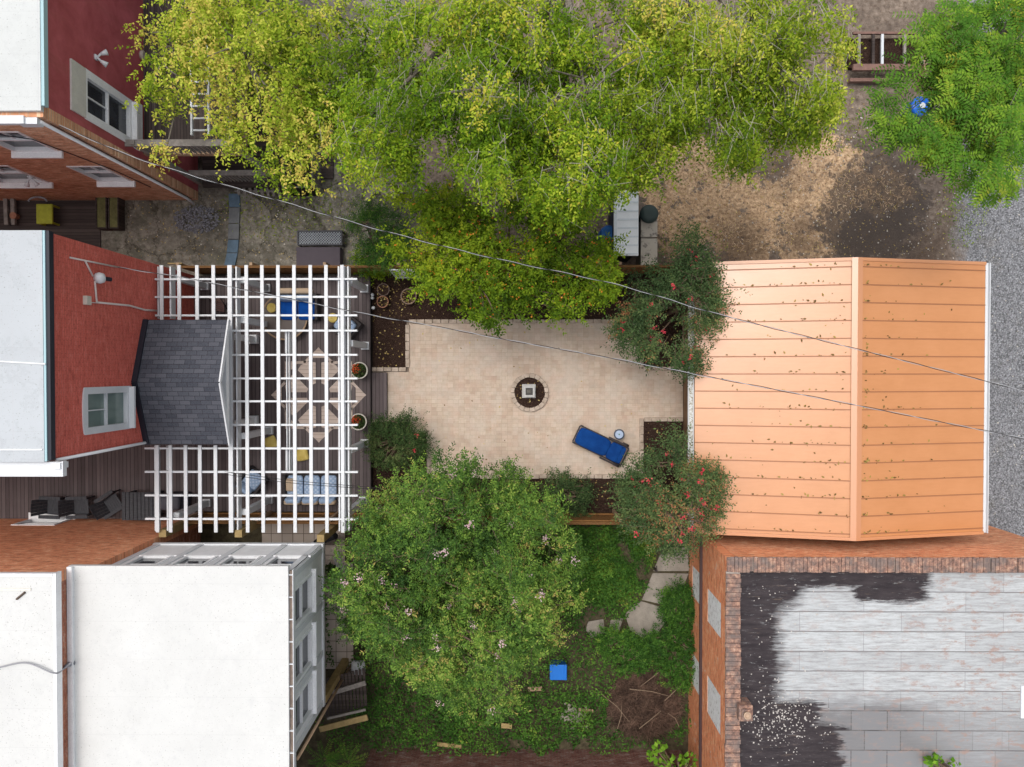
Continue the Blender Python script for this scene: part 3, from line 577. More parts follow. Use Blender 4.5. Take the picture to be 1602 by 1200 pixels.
def f_cap(ax):
    def f(n):
        v = n.plane('Z') if ax == 'Y' else n.plane('ZY'); col, fac = n.brick(v, .11, .5, (.22, .12, .095), (.48, .32, .25), (.42, .38, .34), .012, off=0)
        a = n.noise(1.6, 5, .7); b = n.noise(20, 4, .8); col = n.mix(n.ramp(a, (.4, .1), (.65, .75)), col, (.15, .13, .125)); col = n.mix(n.ramp(b, (.55, 0), (.75, .5)), col, (.55, .48, .42)); return col, n.math('SUBTRACT', b, fac)
    return f
capY = M('parapet_bricks_y', f_cap('Y'), rough=.9, bump=.6, dist=.02); capX = M('parapet_bricks_x', f_cap('X'), rough=.9, bump=.6, dist=.02)
def capstones(x0, x1, y0, y1, ax, step=.115):
    m = MB(); L = (x1-x0) if ax == 'Y' else (y1-y0); k = int(L/step)
    for i in range(k):
        h = random.uniform(-.015, .012) - (.05 if random.random() < .04 else 0); e0 = random.uniform(-.02, .015); e1 = random.uniform(-.02, .02)
        if ax == 'Y': m.box(x0+step*i+.006, x0+step*(i+1)-.006, y0+e0, y1+e1, zt-.062, zt+h)
        else: m.box(x0+e0, x1+e1, y0+step*i+.006, y0+step*(i+1)-.006, zt-.062, zt+h)
    return m
def f_capb(n):
    a = n.noise(2.2, 3, .6); b = n.noise(9, 3, .7, n.mp(n.co(), (1, 1, 1), loc=(5, 2, 1))); c = n.noise(40, 3, .7)
    col = n.ramp(b, (.3, (.11, .075, .065)), (.48, (.26, .15, .115)), (.62, (.44, .26, .18)), (.78, (.5, .44, .38)))
    return n.mix(n.ramp(a, (.42, 0), (.62, .7)), col, (.14, .125, .12)), c
capm = M('weathered_cap_bricks', f_capb, rough=.9, bump=.4, dist=.01)
cap = capstones(LX, RX, TY-.42, TY+.02, 'Y').build('parapet', capm, h5)
m = MB(); m.box(LX+.01, RX, TY-.41, TY+.01, zt-.10, zt-.063); m.box(LX-.01, LX+.41, BY, TY-.42, zt-.10, zt-.063); m.build('mortar_bed', paint('mortar', (.42, .38, .34), .2), h5)
capstones(LX-.02, LX+.42, BY, TY-.43, 'X', .14).build('side_parapet', capm, h5)
c = W(1166, 1114, 5.1); m = MB(); m.box(c.x-.22, c.x+.2, c.y-.24, c.y+.24, zt-.4, zt+.25); m.box(c.x-.15, c.x+.13, c.y-.16, c.y+.16, zt+.251, zt+.33); ch = m.build('chimney', capm, h5, bevel=.02)
m = MB(); m.lathe(c.x-.01, c.y, [(.11, zt+.331), (.11, zt+.42), (.085, zt+.42), (.08, zt+.36), (0, zt+.36)], 16); m.build('chimney_pot', paint('clay_pot', (.48, .34, .24), .2), ch, smooth=True)
zr5 = zt-.32; rx, ry = 11.7, -11
def f_flat(n):
    o = n.sep(); w = n.math('MULTIPLY', n.math('SUBTRACT', n.noise(1.1, 6, .7, n.mp(n.co(), (.7, 2.0, 1))), .5), 1.3)
    w = n.math('ADD', w, n.math('MULTIPLY', n.math('SUBTRACT', n.noise(7, 4, .7, n.mp(n.co(), (.22, 2.6, 1))), .5), 1.1))
    col, fac = n.brick(n.plane('Z'), 3.1, .61, (.42, .44, .45), (.50, .525, .535), (.34, .35, .36), .012, off=.37)
    rowl = n.math('LESS_THAN', n.math('FRACT', n.math('DIVIDE', n.math('ADD', o[1], n.math('MULTIPLY', n.noise(1.5, 3, .6), .03)), .61)), .055)
    col = n.mix(n.math('MULTIPLY', rowl, .75), col, (.13, .12, .12))
    g = n.noise(2.4, 6, .75, n.mp(n.co(), (.8, 1.6, 1))); gg = n.noise(6, 6, .82, n.mp(n.co(), (.28, 2.6, 1)))
    pp = lambda x, y: (W(x, y, zr5).x-rx, W(x, y, zr5).y-ry)
    greyl, f2 = n.brick(n.plane('Z'), 1.1, .61, (.17, .17, .175), (.215, .22, .23), (.09, .085, .085), .016, off=.37)
    greyl = n.mix(n.math('MULTIPLY', rowl, .6), greyl, (.06, .055, .055))
    gy = n.math('DIVIDE', n.math('SUBTRACT', n.math('ADD', pp(0, 1075)[1], w), o[1]), .7, clamp=True); p = pp(1560, 1060); keep = n.blob(p[0], p[1], 2.2, 1.2, w)
    gy = n.math('MULTIPLY', gy, n.math('SUBTRACT', 1.0, n.math('MULTIPLY', keep, .75)))
    col = n.mix(gy, col, greyl)
    col = n.mix(n.math('MULTIPLY', n.ramp(gg, (.42, 0), (.64, 1)), .7), col, (.22, .21, .21))
    ru = n.math('MULTIPLY', n.ramp(g, (.53, 0), (.62, 1)), .6); xr = n.math('DIVIDE', n.math('SUBTRACT', o[0], pp(1330, 0)[0]), 3.5, clamp=True)
    col = n.mix(n.math('MULTIPLY', ru, n.math('ADD', .45, n.math('MULTIPLY', xr, .75))), col, (.33, .22, .18))
    tar = n.ramp(n.noise(3, 5, .7, n.mp(n.co(), (.5, 2, 1))), (.35, (.020, .015, .018)), (.7, (.050, .040, .043)))
    tar = n.mix(n.ramp(n.noise(5, 5, .75, n.mp(n.co(), (.25, 2, 1))), (.6, 0), (.75, .5)), tar, (.3, .22, .16))
    px = pp(1238, 0)[0]; mk = n.math('DIVIDE', n.math('SUBTRACT', n.math('ADD', px, n.math('MULTIPLY', w, .8)), o[0]), .45, clamp=True)
    for x, y, r in ((1200, 900, 1.2), (1225, 1180, .95)):
        q = pp(x, y); mk = n.math('MAXIMUM', mk, n.blob(q[0], q[1], r, .22, n.math('MULTIPLY', w, .7)))
    def corner(x, y, ws):
        q = pp(x, y); return n.math('MULTIPLY', n.math('DIVIDE', n.math('SUBTRACT', o[1], n.math('ADD', q[1], n.math('MULTIPLY', w, ws))), .12, clamp=True), n.math('DIVIDE', n.math('SUBTRACT', n.math('ADD', q[0], w), o[0]), .3, clamp=True))
    tp = n.math('MAXIMUM', corner(1460, 923, .4), n.math('MULTIPLY', corner(1458, 944, .4), n.math('DIVIDE', n.math('SUBTRACT', n.math('SUBTRACT', o[0], w), pp(1338, 0)[0]), .25, clamp=True)))
    mk = n.math('MAXIMUM', mk, tp)
    for x, y in ((1288, 1092), (1322, 1128)):
        q = pp(x, y); mk = n.math('MAXIMUM', mk, n.math('MULTIPLY', n.math('DIVIDE', n.math('SUBTRACT', n.math('ADD', q[1], n.math('MULTIPLY', w, .3)), o[1]), .15, clamp=True), n.math('DIVIDE', n.math('SUBTRACT', n.math('ADD', q[0], w), o[0]), .2, clamp=True)))
    mk = n.math('MULTIPLY', mk, n.ramp(n.noise(9, 5, .8, n.mp(n.co(), (.3, 2.2, 1))), (.30, .2), (.40, 1)))
    return n.mix(mk, col, tar), n.math('ADD', n.math('MULTIPLY', fac, -1), gg)
m = MB(); m.box(LX+.38, RX-.3, BY, TY-.38, zr5-.1, zr5); m.build('flat_roof', M('flaking_silver_roof', f_flat, rough=.7, bump=.4, dist=.012), h5)
m = MB(); a = W(1596, 1072, zr5); m.box(a.x, a.x+.6, a.y-1.0, a.y, zr5+.002, zr5+.05); m.build('roof_sheet', white_p, h5)
# ================================================================== garage with the orange metal roof
g = thing('garage', (10.6, -.8, 0), 'garage with an orange standing seam metal gable roof beside the gravel', 'garage')
zE, zR = 3.0, 4.0; GX0, GXR, GX1 = WX(1087, zE), WX(1340, zR), WX(1540, zE); GY0, GY1 = WY(833, zE), WY(412, zE)
def f_metal(n):
    a = n.noise(.8, 5, .6); b = n.noise(6, 4, .7, n.mp(n.co(), (.3, 2, 1))); c = n.noise(.5, 4, .6, n.mp(n.co(), (2, .2, 1)))
    col = n.ramp(n.math('ADD', n.math('MULTIPLY', a, .6), n.math('MULTIPLY', b, .4)), (.35, (.52, .215, .070)), (.65, (.58, .25, .092)))
    return n.mix(n.math('MULTIPLY', n.ramp(b, (.6, 0), (.8, 1)), .2), col, (.4, .2, .1)), a
metal_m = M('orange_painted_metal', f_metal, rough=lambda n: n.math('ADD', .26, n.math('MULTIPLY', n.noise(1.5, 4, .6), .1)), spec=1.0, bump=.05, dist=.02)
for xe, xr, s in ((GX0, GXR, 1), (GX1, GXR, -1)):
    m = MB(); vs = [(xe, GY0, zE), (xr, GY0, zR), (xr, GY1, zR), (xe, GY1, zE)]; vs += [(x, y, z-.05) for x, y, z in vs]
    f = [(0, 1, 2, 3), (7, 6, 5, 4), (0, 4, 5, 1), (1, 5, 6, 2), (2, 6, 7, 3), (3, 7, 4, 0)]
    m.add(vs, f if s > 0 else [q[::-1] for q in f]); sl = m.build('roof_slope', metal_m, g)
    ys_g = ys = [GY1-.26-.56*i for i in range(16)]; rb = MB()
    for y in ys:
        if y > GY0+.1: rb.bar((xe, y, zE+.012), (xr, y, zR+.012), .03, .028)
    rb.build('seam', M('seam_metal', (.34, .15, .07), rough=.45), sl)
    for y in (GY0+.03, GY1-.03): m = MB(); m.bar((xe, y, zE+.02), (xr, y, zR+.02), .10, .05); m.build('rake_trim', M('orange_trim', (.56, .25, .11), rough=.35, spec=.8), sl)
m = MB()
for s in (1, -1):
    m.add([(GXR, GY0-.02, zR+.06), (GXR, GY1+.02, zR+.06), (GXR-s*.17, GY1+.02, zR+.015), (GXR-s*.17, GY0-.02, zR+.015)], [(0, 1, 2, 3) if s > 0 else (3, 2, 1, 0)])
m.build('ridge_cap', M('ridge_metal', (.56, .25, .115), rough=.32, spec=1.0), g)
for x0, x1 in ((GX0-.2, GX0-.02), (GX1+.02, GX1+.19)):
    m = MB(); m.box(x0, x1, GY0, GY1, zE-.16, zE-.12); m.box(x0, x0+.02, GY0, GY1, zE-.12, zE-.02); m.box(x1-.02, x1, GY0, GY1, zE-.12, zE-.02); gt = m.build('gutter', white_p, g)
    if x0 > GXR: continue
    m = MB(); m.box(x0+.021, x1-.021, GY0+.02, GY1-.02, zE-.119, zE-.07); m.build('gutter_debris', M('debris', lambda n: n.ramp(n.noise(14, 5, .8), (.38, (.14, .11, .06)), (.46, (.36, .33, .25)), (.54, (.66, .67, .66))), rough=.9), gt)
sid = M('brown_siding', lambda n: n.ramp(n.noise(2, 4, .6), (.3, (.16, .09, .05)), (.7, (.26, .16, .09))), rough=.8)
m = MB(); a0, a1 = GX0+.3, GX1-.3; m.box(a0, a0+.2, GY0+.1, GY1-.1, 0, zE+.02); m.box(a1-.2, a1, GY0+.1, GY1-.1, 0, zE+.02)
for yy in (GY0+.1, GY1-.3):
    m.box(a0+.2, a1-.2, yy, yy+.2, 0, zE); m.add([(a0, yy, zE+.001), (a1, yy, zE+.001), (GXR, yy, zR-.07), (a0, yy+.2, zE+.001), (a1, yy+.2, zE+.001), (GXR, yy+.2, zR-.07)], [(0, 1, 2), (5, 4, 3)])
m.build('wall', sid, g)
m = MB(); m.box(a1+.001, a1+.05, -3.3, 1.8, 0, 2.3); gd = m.build('garage_door', white_trim, g)
# ================================================================== deck
DZ = .4
dk = thing('deck', (-8.5, -.9, 0), 'dark brown board deck with a pale star inlay under the white pergola', 'deck')
m = MB(); m.box(HX+.01, -5.44, -5.1, 3.5, DZ-.04, DZ); m.box(-24, HX, -5.38, -2.28, DZ-.04, DZ); m.build('floor_boards', deck_m, dk)
m = MB(); m.box(-5.45, -5.41, -5.1, 3.5, 0, DZ-.041); m.box(-5.6, -5.5, -5.1, 3.5, DZ+.001, DZ+.004); m.build('fascia_board', deck_m, dk)
m = MB(); a = W(578, 656, .2); b = W(605, 583, .2); m.box(-5.409, b.x, a.y, b.y, .02, .2); m.build('step', deck_mx, dk)
sc = W(498.5, 618, DZ); k = 26.6/F; m = MB()
for i in range(8):
    t0 = R(22.5+45*i); ap = 51*k; ra = ap/math.cos(R(22.5))
    c = lambda r, a: (sc.x+r*math.cos(a), sc.y+r*math.sin(a))
    e = R(2.5)
    pts = [c(19*k, t0-R(9)), c(ap, t0-R(22.5)+R(4)), c(ra*.985, t0), c(ap, t0+R(22.5)-R(4)), c(19*k, t0+R(9))]
    pts = [pts[0], c(ap*1.0/math.cos(R(3)), t0-R(17.5)), c(ap*1.07, t0-R(8)), c(ap*1.07, t0+R(8)), c(ap*1.0/math.cos(R(3)), t0+R(17.5)), pts[4]]
    m.prism(pts, DZ+.0015, DZ+.006)
    t1 = R(45*i); m.prism([c(75*k, t1), c(60*k, t1-R(13.5)), c(60*k, t1+R(13.5))], DZ+.0015, DZ+.006)
    # strips of the two crossed squares
    for s in (-1, 1):
        A = c(73*k, t1+s*R(1)); B = c(57*k, t1+s*R(25)); C = c(53*k, t1+s*R(22)); D = c(66*k, t1+s*R(4)); m.prism([A, B, C, D], DZ+.0065, DZ+.009)
m.build('star_inlay', inlay_m, dk)
# ================================================================== pergola
pg = thing('pergola', (-8.2, -.9, DZ), 'white wooden pergola grid over the deck, wrapping round the grey porch roof', 'pergola')
zb, zra, zsl = 3.12, 3.30, 3.34
py_ = [436, 464, 493, 517, 555, 592, 628, 665, 702, 739, 776, 813]
for i, y in enumerate(py_):
    yy = WY(y, zra); xl = HX+.01 if i < 3 else WX(225, zra) if i > 7 else WX(361, zra); xr = WX(559, zra)
    m = MB(); m.bar((xl, yy, 3.235), (xr, yy, 3.235), .06, .13)
    m.build('rafter', white_p, pg)
def slat(x, y0, y1, w=.11): m = MB(); m.box(x-w/2, x+w/2, WY(y1, zsl), WY(y0, zsl), 3.301, 3.345); m.build('slat', white_p, pg)
for px in (386, 410.5, 435.5, 460.5, 486, 510.5, 535.5): slat(WX(px, zsl), 414, 834)
slat(WX(360, zsl), 414, 834, .14)
for px in (253.5, 281, 309, 334.5): slat(WX(px, zsl), 414, 500)
for px in (244.5, 265, 289, 311.5, 336): slat(WX(px, zsl), 697, 834)
def beam(x, y0, y1, z0=2.86, z1=zb+.05): m = MB(); m.box(x-.025, x+.025, y0, y1, z0, z1); m.build('beam', white_p, pg)
YT, YBm = WY(416, 3.2), WY(832, 3.2)
for px in (531, 540, 545.5): beam(WX(px, 3.1), YBm, YT)
for px in (361, 371.5): beam(WX(px, 3.1), YBm, YT)
for px in (250, 269): beam(WX(px, 3.1), 1.75, YT)
for px in (243, 262): beam(WX(px, 3.1), YBm, WY(698, 3.2))
for px in (449.2, 453.2): m = MB(); x = WX(px, 3.1); m.box(x-.011, x+.011, WY(740, 3.1), WY(517, 3.1), 3.02, 3.165); m.build('centre_beam', white_p, pg)
for a, b in ((517, 553), (703, 740)): m = MB(); x = WX(451, 3.0); m.box(x-.1, x+.1, WY(b, 3.0), WY(a, 3.0), 2.9, 3.015); m.build('end_block', white_p, pg)
posts = [(576-5, 452), (577-5, 541), (576-5, 693), (574-5, 782), (423-5, 451), (424-5, 508), (427-5, 673), (427-5, 781), (322, 448), (325, 786)]
for px, py in posts:
    p = W(px, py, DZ); m = MB(); m.box(p.x-.1, p.x+.1, p.y-.1, p.y+.1, DZ+.001, 2.859); po = m.build('post', white_p, pg)
    m = MB(); m.box(p.x-.14, p.x+.14, p.y-.14, p.y+.14, DZ+.002, DZ+.14); m.build('post_base', white_p, po)
# ================================================================== fences
def fence(lab, p, q, z, mat, rails=True, pickets=None):
    p = Vector((*p, 0)); q = Vector((*q, 0)); o = thing('wooden_fence', (p+q)/2, lab, 'fence'); d = (q-p).normalized(); s = Vector((-d.y, d.x, 0))
    m = MB(); L = (q-p).length; k = int(L/.15)
    for i in range(k):
        a = p+d*(L*i/k+.006); b = p+d*(L*(i+1)/k-.006); h = z+random.uniform(-.012, .012)
        m.bar(a+Vector((0, 0, h/2+.02)), b+Vector((0, 0, h/2+.02)), .022, h)
    m.build('pickets', mat, o); m = MB()
    for zz in (.35, z-.25): m.bar(p+s*.04+Vector((0, 0, zz)), q+s*.04+Vector((0, 0, zz)), .05, .09)
    m.bar(p+Vector((0, 0, z+.04)), q+Vector((0, 0, z+.04)), .07, .03)
    m.build('rail', fence_m, o)
    n = max(1, int(L/2.4))
    for i in range(n+1): m = MB(); c = p+d*(L*i/n)+s*.1; m.box(c.x-.05, c.x+.05, c.y-.05, c.y+.05, 0, z+.06); m.build('post', tan_timber, o)
    return o
fence('long brown wooden fence between the deck and the neighbour yard with broken concrete', (HX+.1, 3.62), (6.0, 3.62), 1.85, fence_v)
fence('brown wooden fence standing between the patio and the garage', (6.1, 3.55), (6.1, -5.2), 1.8, fence_v)
fence('brown wooden fence below the patio, partly hidden by the two flowering trees', (-11.6, -5.22), (6.0, -5.22), 1.8, fence_v)
# raw yellow boards leaning at the fence top
m = MB(); a, b = W(262, 411, 1.9), W(284, 411, 1.9); m.bar((a.x, 3.74, 1.82), (b.x, 3.74, 1.82), .04, .16); tag(m.build('loose_board', raw_wood), 'short yellow board hung on top of the fence by the red wall', 'board')
# white trellis leaning on the fence
t = thing('trellis', W(635, 447, 0), 'small white lattice trellis standing against the fence above the round pots', 'trellis')
x0, x1 = WX(608, 1.95)+.05, WX(650, 1.95); m = MB(); yA = 3.5; zl, zh = .6, 1.95
for x in (x0, x1): m.bar((x, yA-.1, zl), (x, yA, zh), .04, .04)
for z in (zl, zh): y = yA-.1*(zh-z)/(zh-zl); m.bar((x0, y, z), (x1, y, z), .04, .04)
m.build('frame', white_p, t); m = MB()
for i in range(1, 4): x = x0+(x1-x0)*i/4; m.bar((x, yA-.1, zl), (x, yA, zh), .02, .02)
for i in range(1, 7): z = zl+(zh-zl)*i/7; y = yA-.1*(zh-z)/(zh-zl)-.015; m.bar((x0, y, z), (x1, y, z), .02, .02)
m.build('lattice', white_p, t)
# ================================================================== furniture
blue_f = M('royal_blue_fabric', lambda n: (n.ramp(n.noise(6, 4, .6), (.3, (.004, .05, .25)), (.7, (.008, .08, .36))), n.noise(60, 2, .5)), rough=.9, spec=.1, bump=.2, dist=.003)
navy_f = M('navy_cushion', lambda n: (n.ramp(n.noise(3, 4, .6), (.3, (.004, .034, .155)), (.7, (.007, .055, .225))), n.noise(60, 2, .5)), rough=.9, spec=.1, bump=.2, dist=.003)
white_v = paint('bright_white_wood', (.80, .81, .82), .06)
def f_pat(n):
    v = n.vor(9, 'F1', n.mp(n.co(), (1, 1, 1), R(45)), rnd=.15); return n.mix(n.ramp(v, (.25, 0), (.4, 1)), (.46, .55, .68), (.30, .40, .56)), n.noise(40, 3, .5)
lblue = M('light_blue_patterned_fabric', f_pat, rough=.9, spec=.1, bump=.2, dist=.004)
tan_f = M('tan_fabric', (.5, .38, .27), rough=.9, spec=.1)
yel_f = M('yellow_fabric', lambda n: (n.ramp(n.noise(5, 3, .5), (.3, (.50, .36, .08)), (.7, (.66, .52, .18))), n.noise(50, 2, .5)), rough=.9, spec=.1, bump=.2, dist=.004)
wick = M('dark_wicker', lambda n: (n.ramp(n.noise(30, 3, .7), (.3, (.018, .016, .018)), (.7, (.07, .06, .06))), n.noise(50, 2, .5)), rough=.8, bump=.5, dist=.006)
char = M('charcoal_plastic_wood', lambda n: n.ramp(n.noise(6, 4, .6, n.mp(n.co(), (1, 5, 1))), (.3, (.028, .030, .036)), (.7, (.065, .068, .078))), rough=.6)
terr = M('terracotta', lambda n: n.ramp(n.noise(6, 4, .6), (.3, (.28, .12, .07)), (.7, (.45, .23, .15))), rough=.85)
def seatset(name, lab, cat, px, py, rz, w, d, seatmat, backmat, frame=wick, ncush=1, z=DZ, group=None, arm=True, backh=.78, cush=None):
    """seat facing local -Y; origin on floor centre"""
    p = W(px, py, z); o = thing(name, p, lab, cat, group, rz)
    m = MB(); m.box(-w/2, w/2, -d/2, d/2, .1, .3)
    m.box(-w/2, w/2, d/2-.1, d/2, .3, backh-.12)
    for sx in (-1, 1):
        for sy in (-1, 1): m.box(sx*(w/2-.08)-.04, sx*(w/2-.08)+.04, sy*(d/2-.08)-.04, sy*(d/2-.08)+.04, 0, .1)
    m.build('frame', frame, o, local=True, bevel=.02)
    if arm:
        for sx in (-1, 1): m = MB(); m.box(sx*w/2-(.1 if sx > 0 else 0), sx*w/2+(.1 if sx < 0 else 0), -d/2, d/2-.1, .3, .58); m.build('armrest', frame, o, local=True, bevel=.02)
    aw = .11 if arm else .02; cw = (w-2*aw)/ncush
    for i in range(ncush):
        x = -w/2+aw+cw*i; m = MB(); m.cushion(x+.01, x+cw-.01, -d/2+.01, d/2-.16, .3, .46); m.build('seat_cushion', seatmat, o, smooth=True, local=True)
        m = MB(); T = Matrix.Translation((0, d/2-.19, .62)) @ Matrix.Rotation(R(-12), 4, 'X'); m.cushion(x+.02, x+cw-.02, -.09, .09, -.2, .24, T=T); m.build('back_cushion', backmat, o, smooth=True, local=True)
    return o
o = seatset('loveseat', 'loveseat with royal blue seat and pale blue back cushions under the upper pergola', 'sofa', 471, 482, 0, 1.5, .95, blue_f, lblue, ncush=2)
for px in (455, 484): m = MB(); c = W(px, 459, DZ); m.cushion(c.x-.32, c.x+.32, c.y-.1, c.y+.12, DZ+.42, DZ+.82); m.build('back_pillow', tan_f, o, smooth=True)
seatset('sofa', 'pale blue patterned sofa with three tan edged back cushions at the lower deck edge', 'sofa', 493, 763, R(180), 2.05, 1.05, lblue, lblue, ncush=3)
sofa = bpy.data.objects['sofa']
for i in range(3): m = MB(); m.cushion(-.93+.63*i, -.93+.63*i+.6, .33, .5, .42, .84); m.build('back_pillow', tan_f, sofa, smooth=True, local=True)
m = MB(); m.cushion(.62, .9, -.42, .05, .44, .6); m.build('throw_pillow', tan_f, sofa, smooth=True, local=True)
seatset('armchair', 'dark wicker armchair with pale blue cushion turned at the upper right corner of the deck', 'armchair', 546, 512, R(-128), .85, .85, lblue, lblue)
seatset('armchair', 'dark wicker armchair with pale blue cushion set diagonally left of the lower sofa', 'armchair', 399, 752, R(140), .85, .85, lblue, lblue)
def stool(lab, px, py, r=.17, h=.45, mat=yel_f, group='yellow round stools on the deck'):
    p = W(px, py, DZ+h); o = thing('round_stool', (p.x, p.y, DZ), lab, 'stool', group)
    m = MB(); m.lathe(p.x, p.y, [(r*.75, DZ), (r*.6, DZ+.05), (r*.55, DZ+h*.5), (r*.8, DZ+h-.08)], 20); m.build('base', wick, o, smooth=True)
    m = MB(); m.lathe(p.x, p.y, [(r*.9, DZ+h-.08), (r*1.02, DZ+h-.05), (r, DZ+h-.01), (r*.8, DZ+h), (.03, DZ+h-.005), (.02, DZ+h-.02), (0, DZ+h-.02)], 24); m.build('seat', mat, o, smooth=True)
stool('round stool with yellow top left of the blue loveseat', 424.5, 481.5)
stool('round stool with yellow top between the blue loveseat and the turned armchair', 520, 497)
def pillow(lab, px, py, rz, s=.45): p = W(px, py, DZ); o = MB(); T = Matrix.Translation((0, 0, .09)) @ Matrix.Rotation(rz, 4, 'Z'); o.cushion(-s/2, s/2, -s/2, s/2, -.08, .08, T=T); x = o.build('floor_cushion', yel_f, smooth=True); x.location = (p.x, p.y, DZ); tag(x, lab, 'cushion')
pillow('mustard yellow cushion lying left of the lower star point', 425, 692, .4); pillow('mustard yellow cushion beside the lower centre beam block', 474, 711, .2)
c = W(450, 497, DZ); o = thing('round_table', c, 'low round table with tan rim in front of the blue loveseat', 'table'); rr = 36*k
m = MB(); m.lathe(c.x, c.y, [(rr-.06, DZ+.32), (rr, DZ+.32), (rr, DZ+.37), (rr-.05, DZ+.375), (rr-.06, DZ+.35)], 48); m.build('rim', tan_timber, o, smooth=False)
m = MB(); m.lathe(c.x, c.y, [(rr-.06, DZ+.325), (rr-.06, DZ+.352), (0, DZ+.352)], 48); m.build('table_top', M('brown_slate', (.10, .075, .065), rough=.4), o)
m = MB(); m.lathe(c.x, c.y, [(.3, DZ), (.25, DZ+.05), (.12, DZ+.1), (.12, DZ+.322)], 24); m.build('pedestal', wick, o, smooth=True)
# folded wire chair by the wall
p = W(350, 478, DZ); o = thing('folding_chair', p, 'small brown folding chair with slanted slats near the red wall', 'chair'); m = MB()
for i in range(6): m.bar((p.x-.2, p.y-.2+.07*i, DZ+.45), (p.x+.2, p.y-.24+.07*i, DZ+.45), .04, .02)
m.build('seat', paint('red_brown_metal', (.16, .07, .06), .2), o); m = MB()
for sx in (-1, 1): m.tube([(p.x+sx*.2, p.y-.25, DZ), (p.x+sx*.2, p.y+.22, DZ+.85)], .015, 6); m.tube([(p.x+sx*.18, p.y+.22, DZ), (p.x+sx*.18, p.y-.22, DZ+.46)], .015, 6)
m.build('legs', dark_metal, o); m = MB(); [m.bar((p.x-.2, p.y+.1+.04*i, DZ+.6+.08*i), (p.x+.2, p.y+.1+.04*i, DZ+.6+.08*i), .02, .05) for i in range(3)]; m.build('backrest', paint('red_brown_metal_b', (.2, .1, .07), .2), o)
# adirondack chairs along the brick wall
def adirondack():
    o = thing('adirondack_chair', (0, 0, DZ), '', 'chair', 'charcoal chairs along the brick wall')
    m = MB(); [m.bar((-.26, -.32+.1*i, .36-.022*i), (.26, -.32+.1*i, .36-.022*i), .085, .02) for i in range(6)]; m.build('seat', char, o, local=True)
    m = MB()
    for i in range(5): m.add(*slatv(-.22+.11*i))
    m.build('backrest', char, o, local=True)
    for s in (-1, 1):
        m = MB(); m.box(s*.34-.06, s*.34+.06, -.42, .35, .54, .565); m.build('armrest', char, o, local=True)
        m = MB(); m.box(s*.31-.02, s*.31+.02, -.4, -.3, 0, .54); m.build('leg', char, o, local=True)
        m = MB(); m.bar((s*.29, -.3, .3), (s*.29, .6, .04), .03, .12); m.build('leg', char, o, local=True)
    return o
def slatv(x):
    a = Vector((x-.05, .22, .25)); b = Vector((x+.05, .22, .25)); t = Vector((x*1.08, .46, .82-.12*x*x*4)); c, d = t+Vector((.054, 0, 0)), t-Vector((.054, 0, 0)); n = Vector((0, .02, -.01))
    return [a, b, c, d, a+n, b+n, c+n, d+n], [(0, 1, 2, 3), (7, 6, 5, 4), (0, 4, 5, 1), (1, 5, 6, 2), (2, 6, 7, 3), (3, 7, 4, 0)]
A = adirondack(); p = W(80, 793, .8); A.location = (p.x, p.y, DZ); A.rotation_euler.z = R(88); A['label'] = 'charcoal slatted garden chair nearest the brick house window'
B = copy_tree(A); p = W(122, 793, .8); B.location = (p.x, p.y, DZ); B.rotation_euler.z = R(92); B['label'] = 'charcoal slatted garden chair right of the first one along the brick wall'
C_ = copy_tree(A); p = W(172, 789, .8); C_.location = (p.x, p.y, DZ); C_.rotation_euler.z = R(122); C_['label'] = 'charcoal garden chair turned askew beside the slatted table'
o = thing('slatted_table', W(218, 792, DZ), 'charcoal table with long parallel slats half under the lower left end of the pergola', 'table'); p = W(218, 792, DZ+.7); m = MB()
for i in range(9): m.bar((p.x-.56+.14*i, p.y-.5, DZ+.7), (p.x-.56+.14*i, p.y+.5, DZ+.7), .12, .03)
m.build('table_top', char, o); m = MB(); m.box(p.x-.55, p.x+.55, p.y-.45, p.y+.45, DZ+.6, DZ+.68); m.build('apron', char, o)
for sx in (-1, 1):
    for sy in (-1, 1): m = MB(); m.box(p.x+sx*.5-.04, p.x+sx*.5+.04, p.y+sy*.42-.04, p.y+sy*.42+.04, DZ, DZ+.6); m.build('leg', char, o)
p = W(275, 783, DZ+.4); o = thing('covered_grill', (p.x, p.y, DZ), 'dark grey covered grill under the lower left end of the pergola', 'grill')
m = MB(); m.box(p.x-.42, p.x+.42, p.y-.28, p.y+.28, DZ+.05, DZ+.8); m.build('body', M('dark_cover', (.045, .045, .06), rough=.7), o, bevel=.06); m = MB(); T = Matrix.Translation((p.x, p.y, DZ+.88)); m.cushion(-.4, .4, -.26, .26, -.12, .14, T=T); m.build('lid', M('dark_cover_lid', (.06, .06, .075), rough=.6), o, smooth=True)
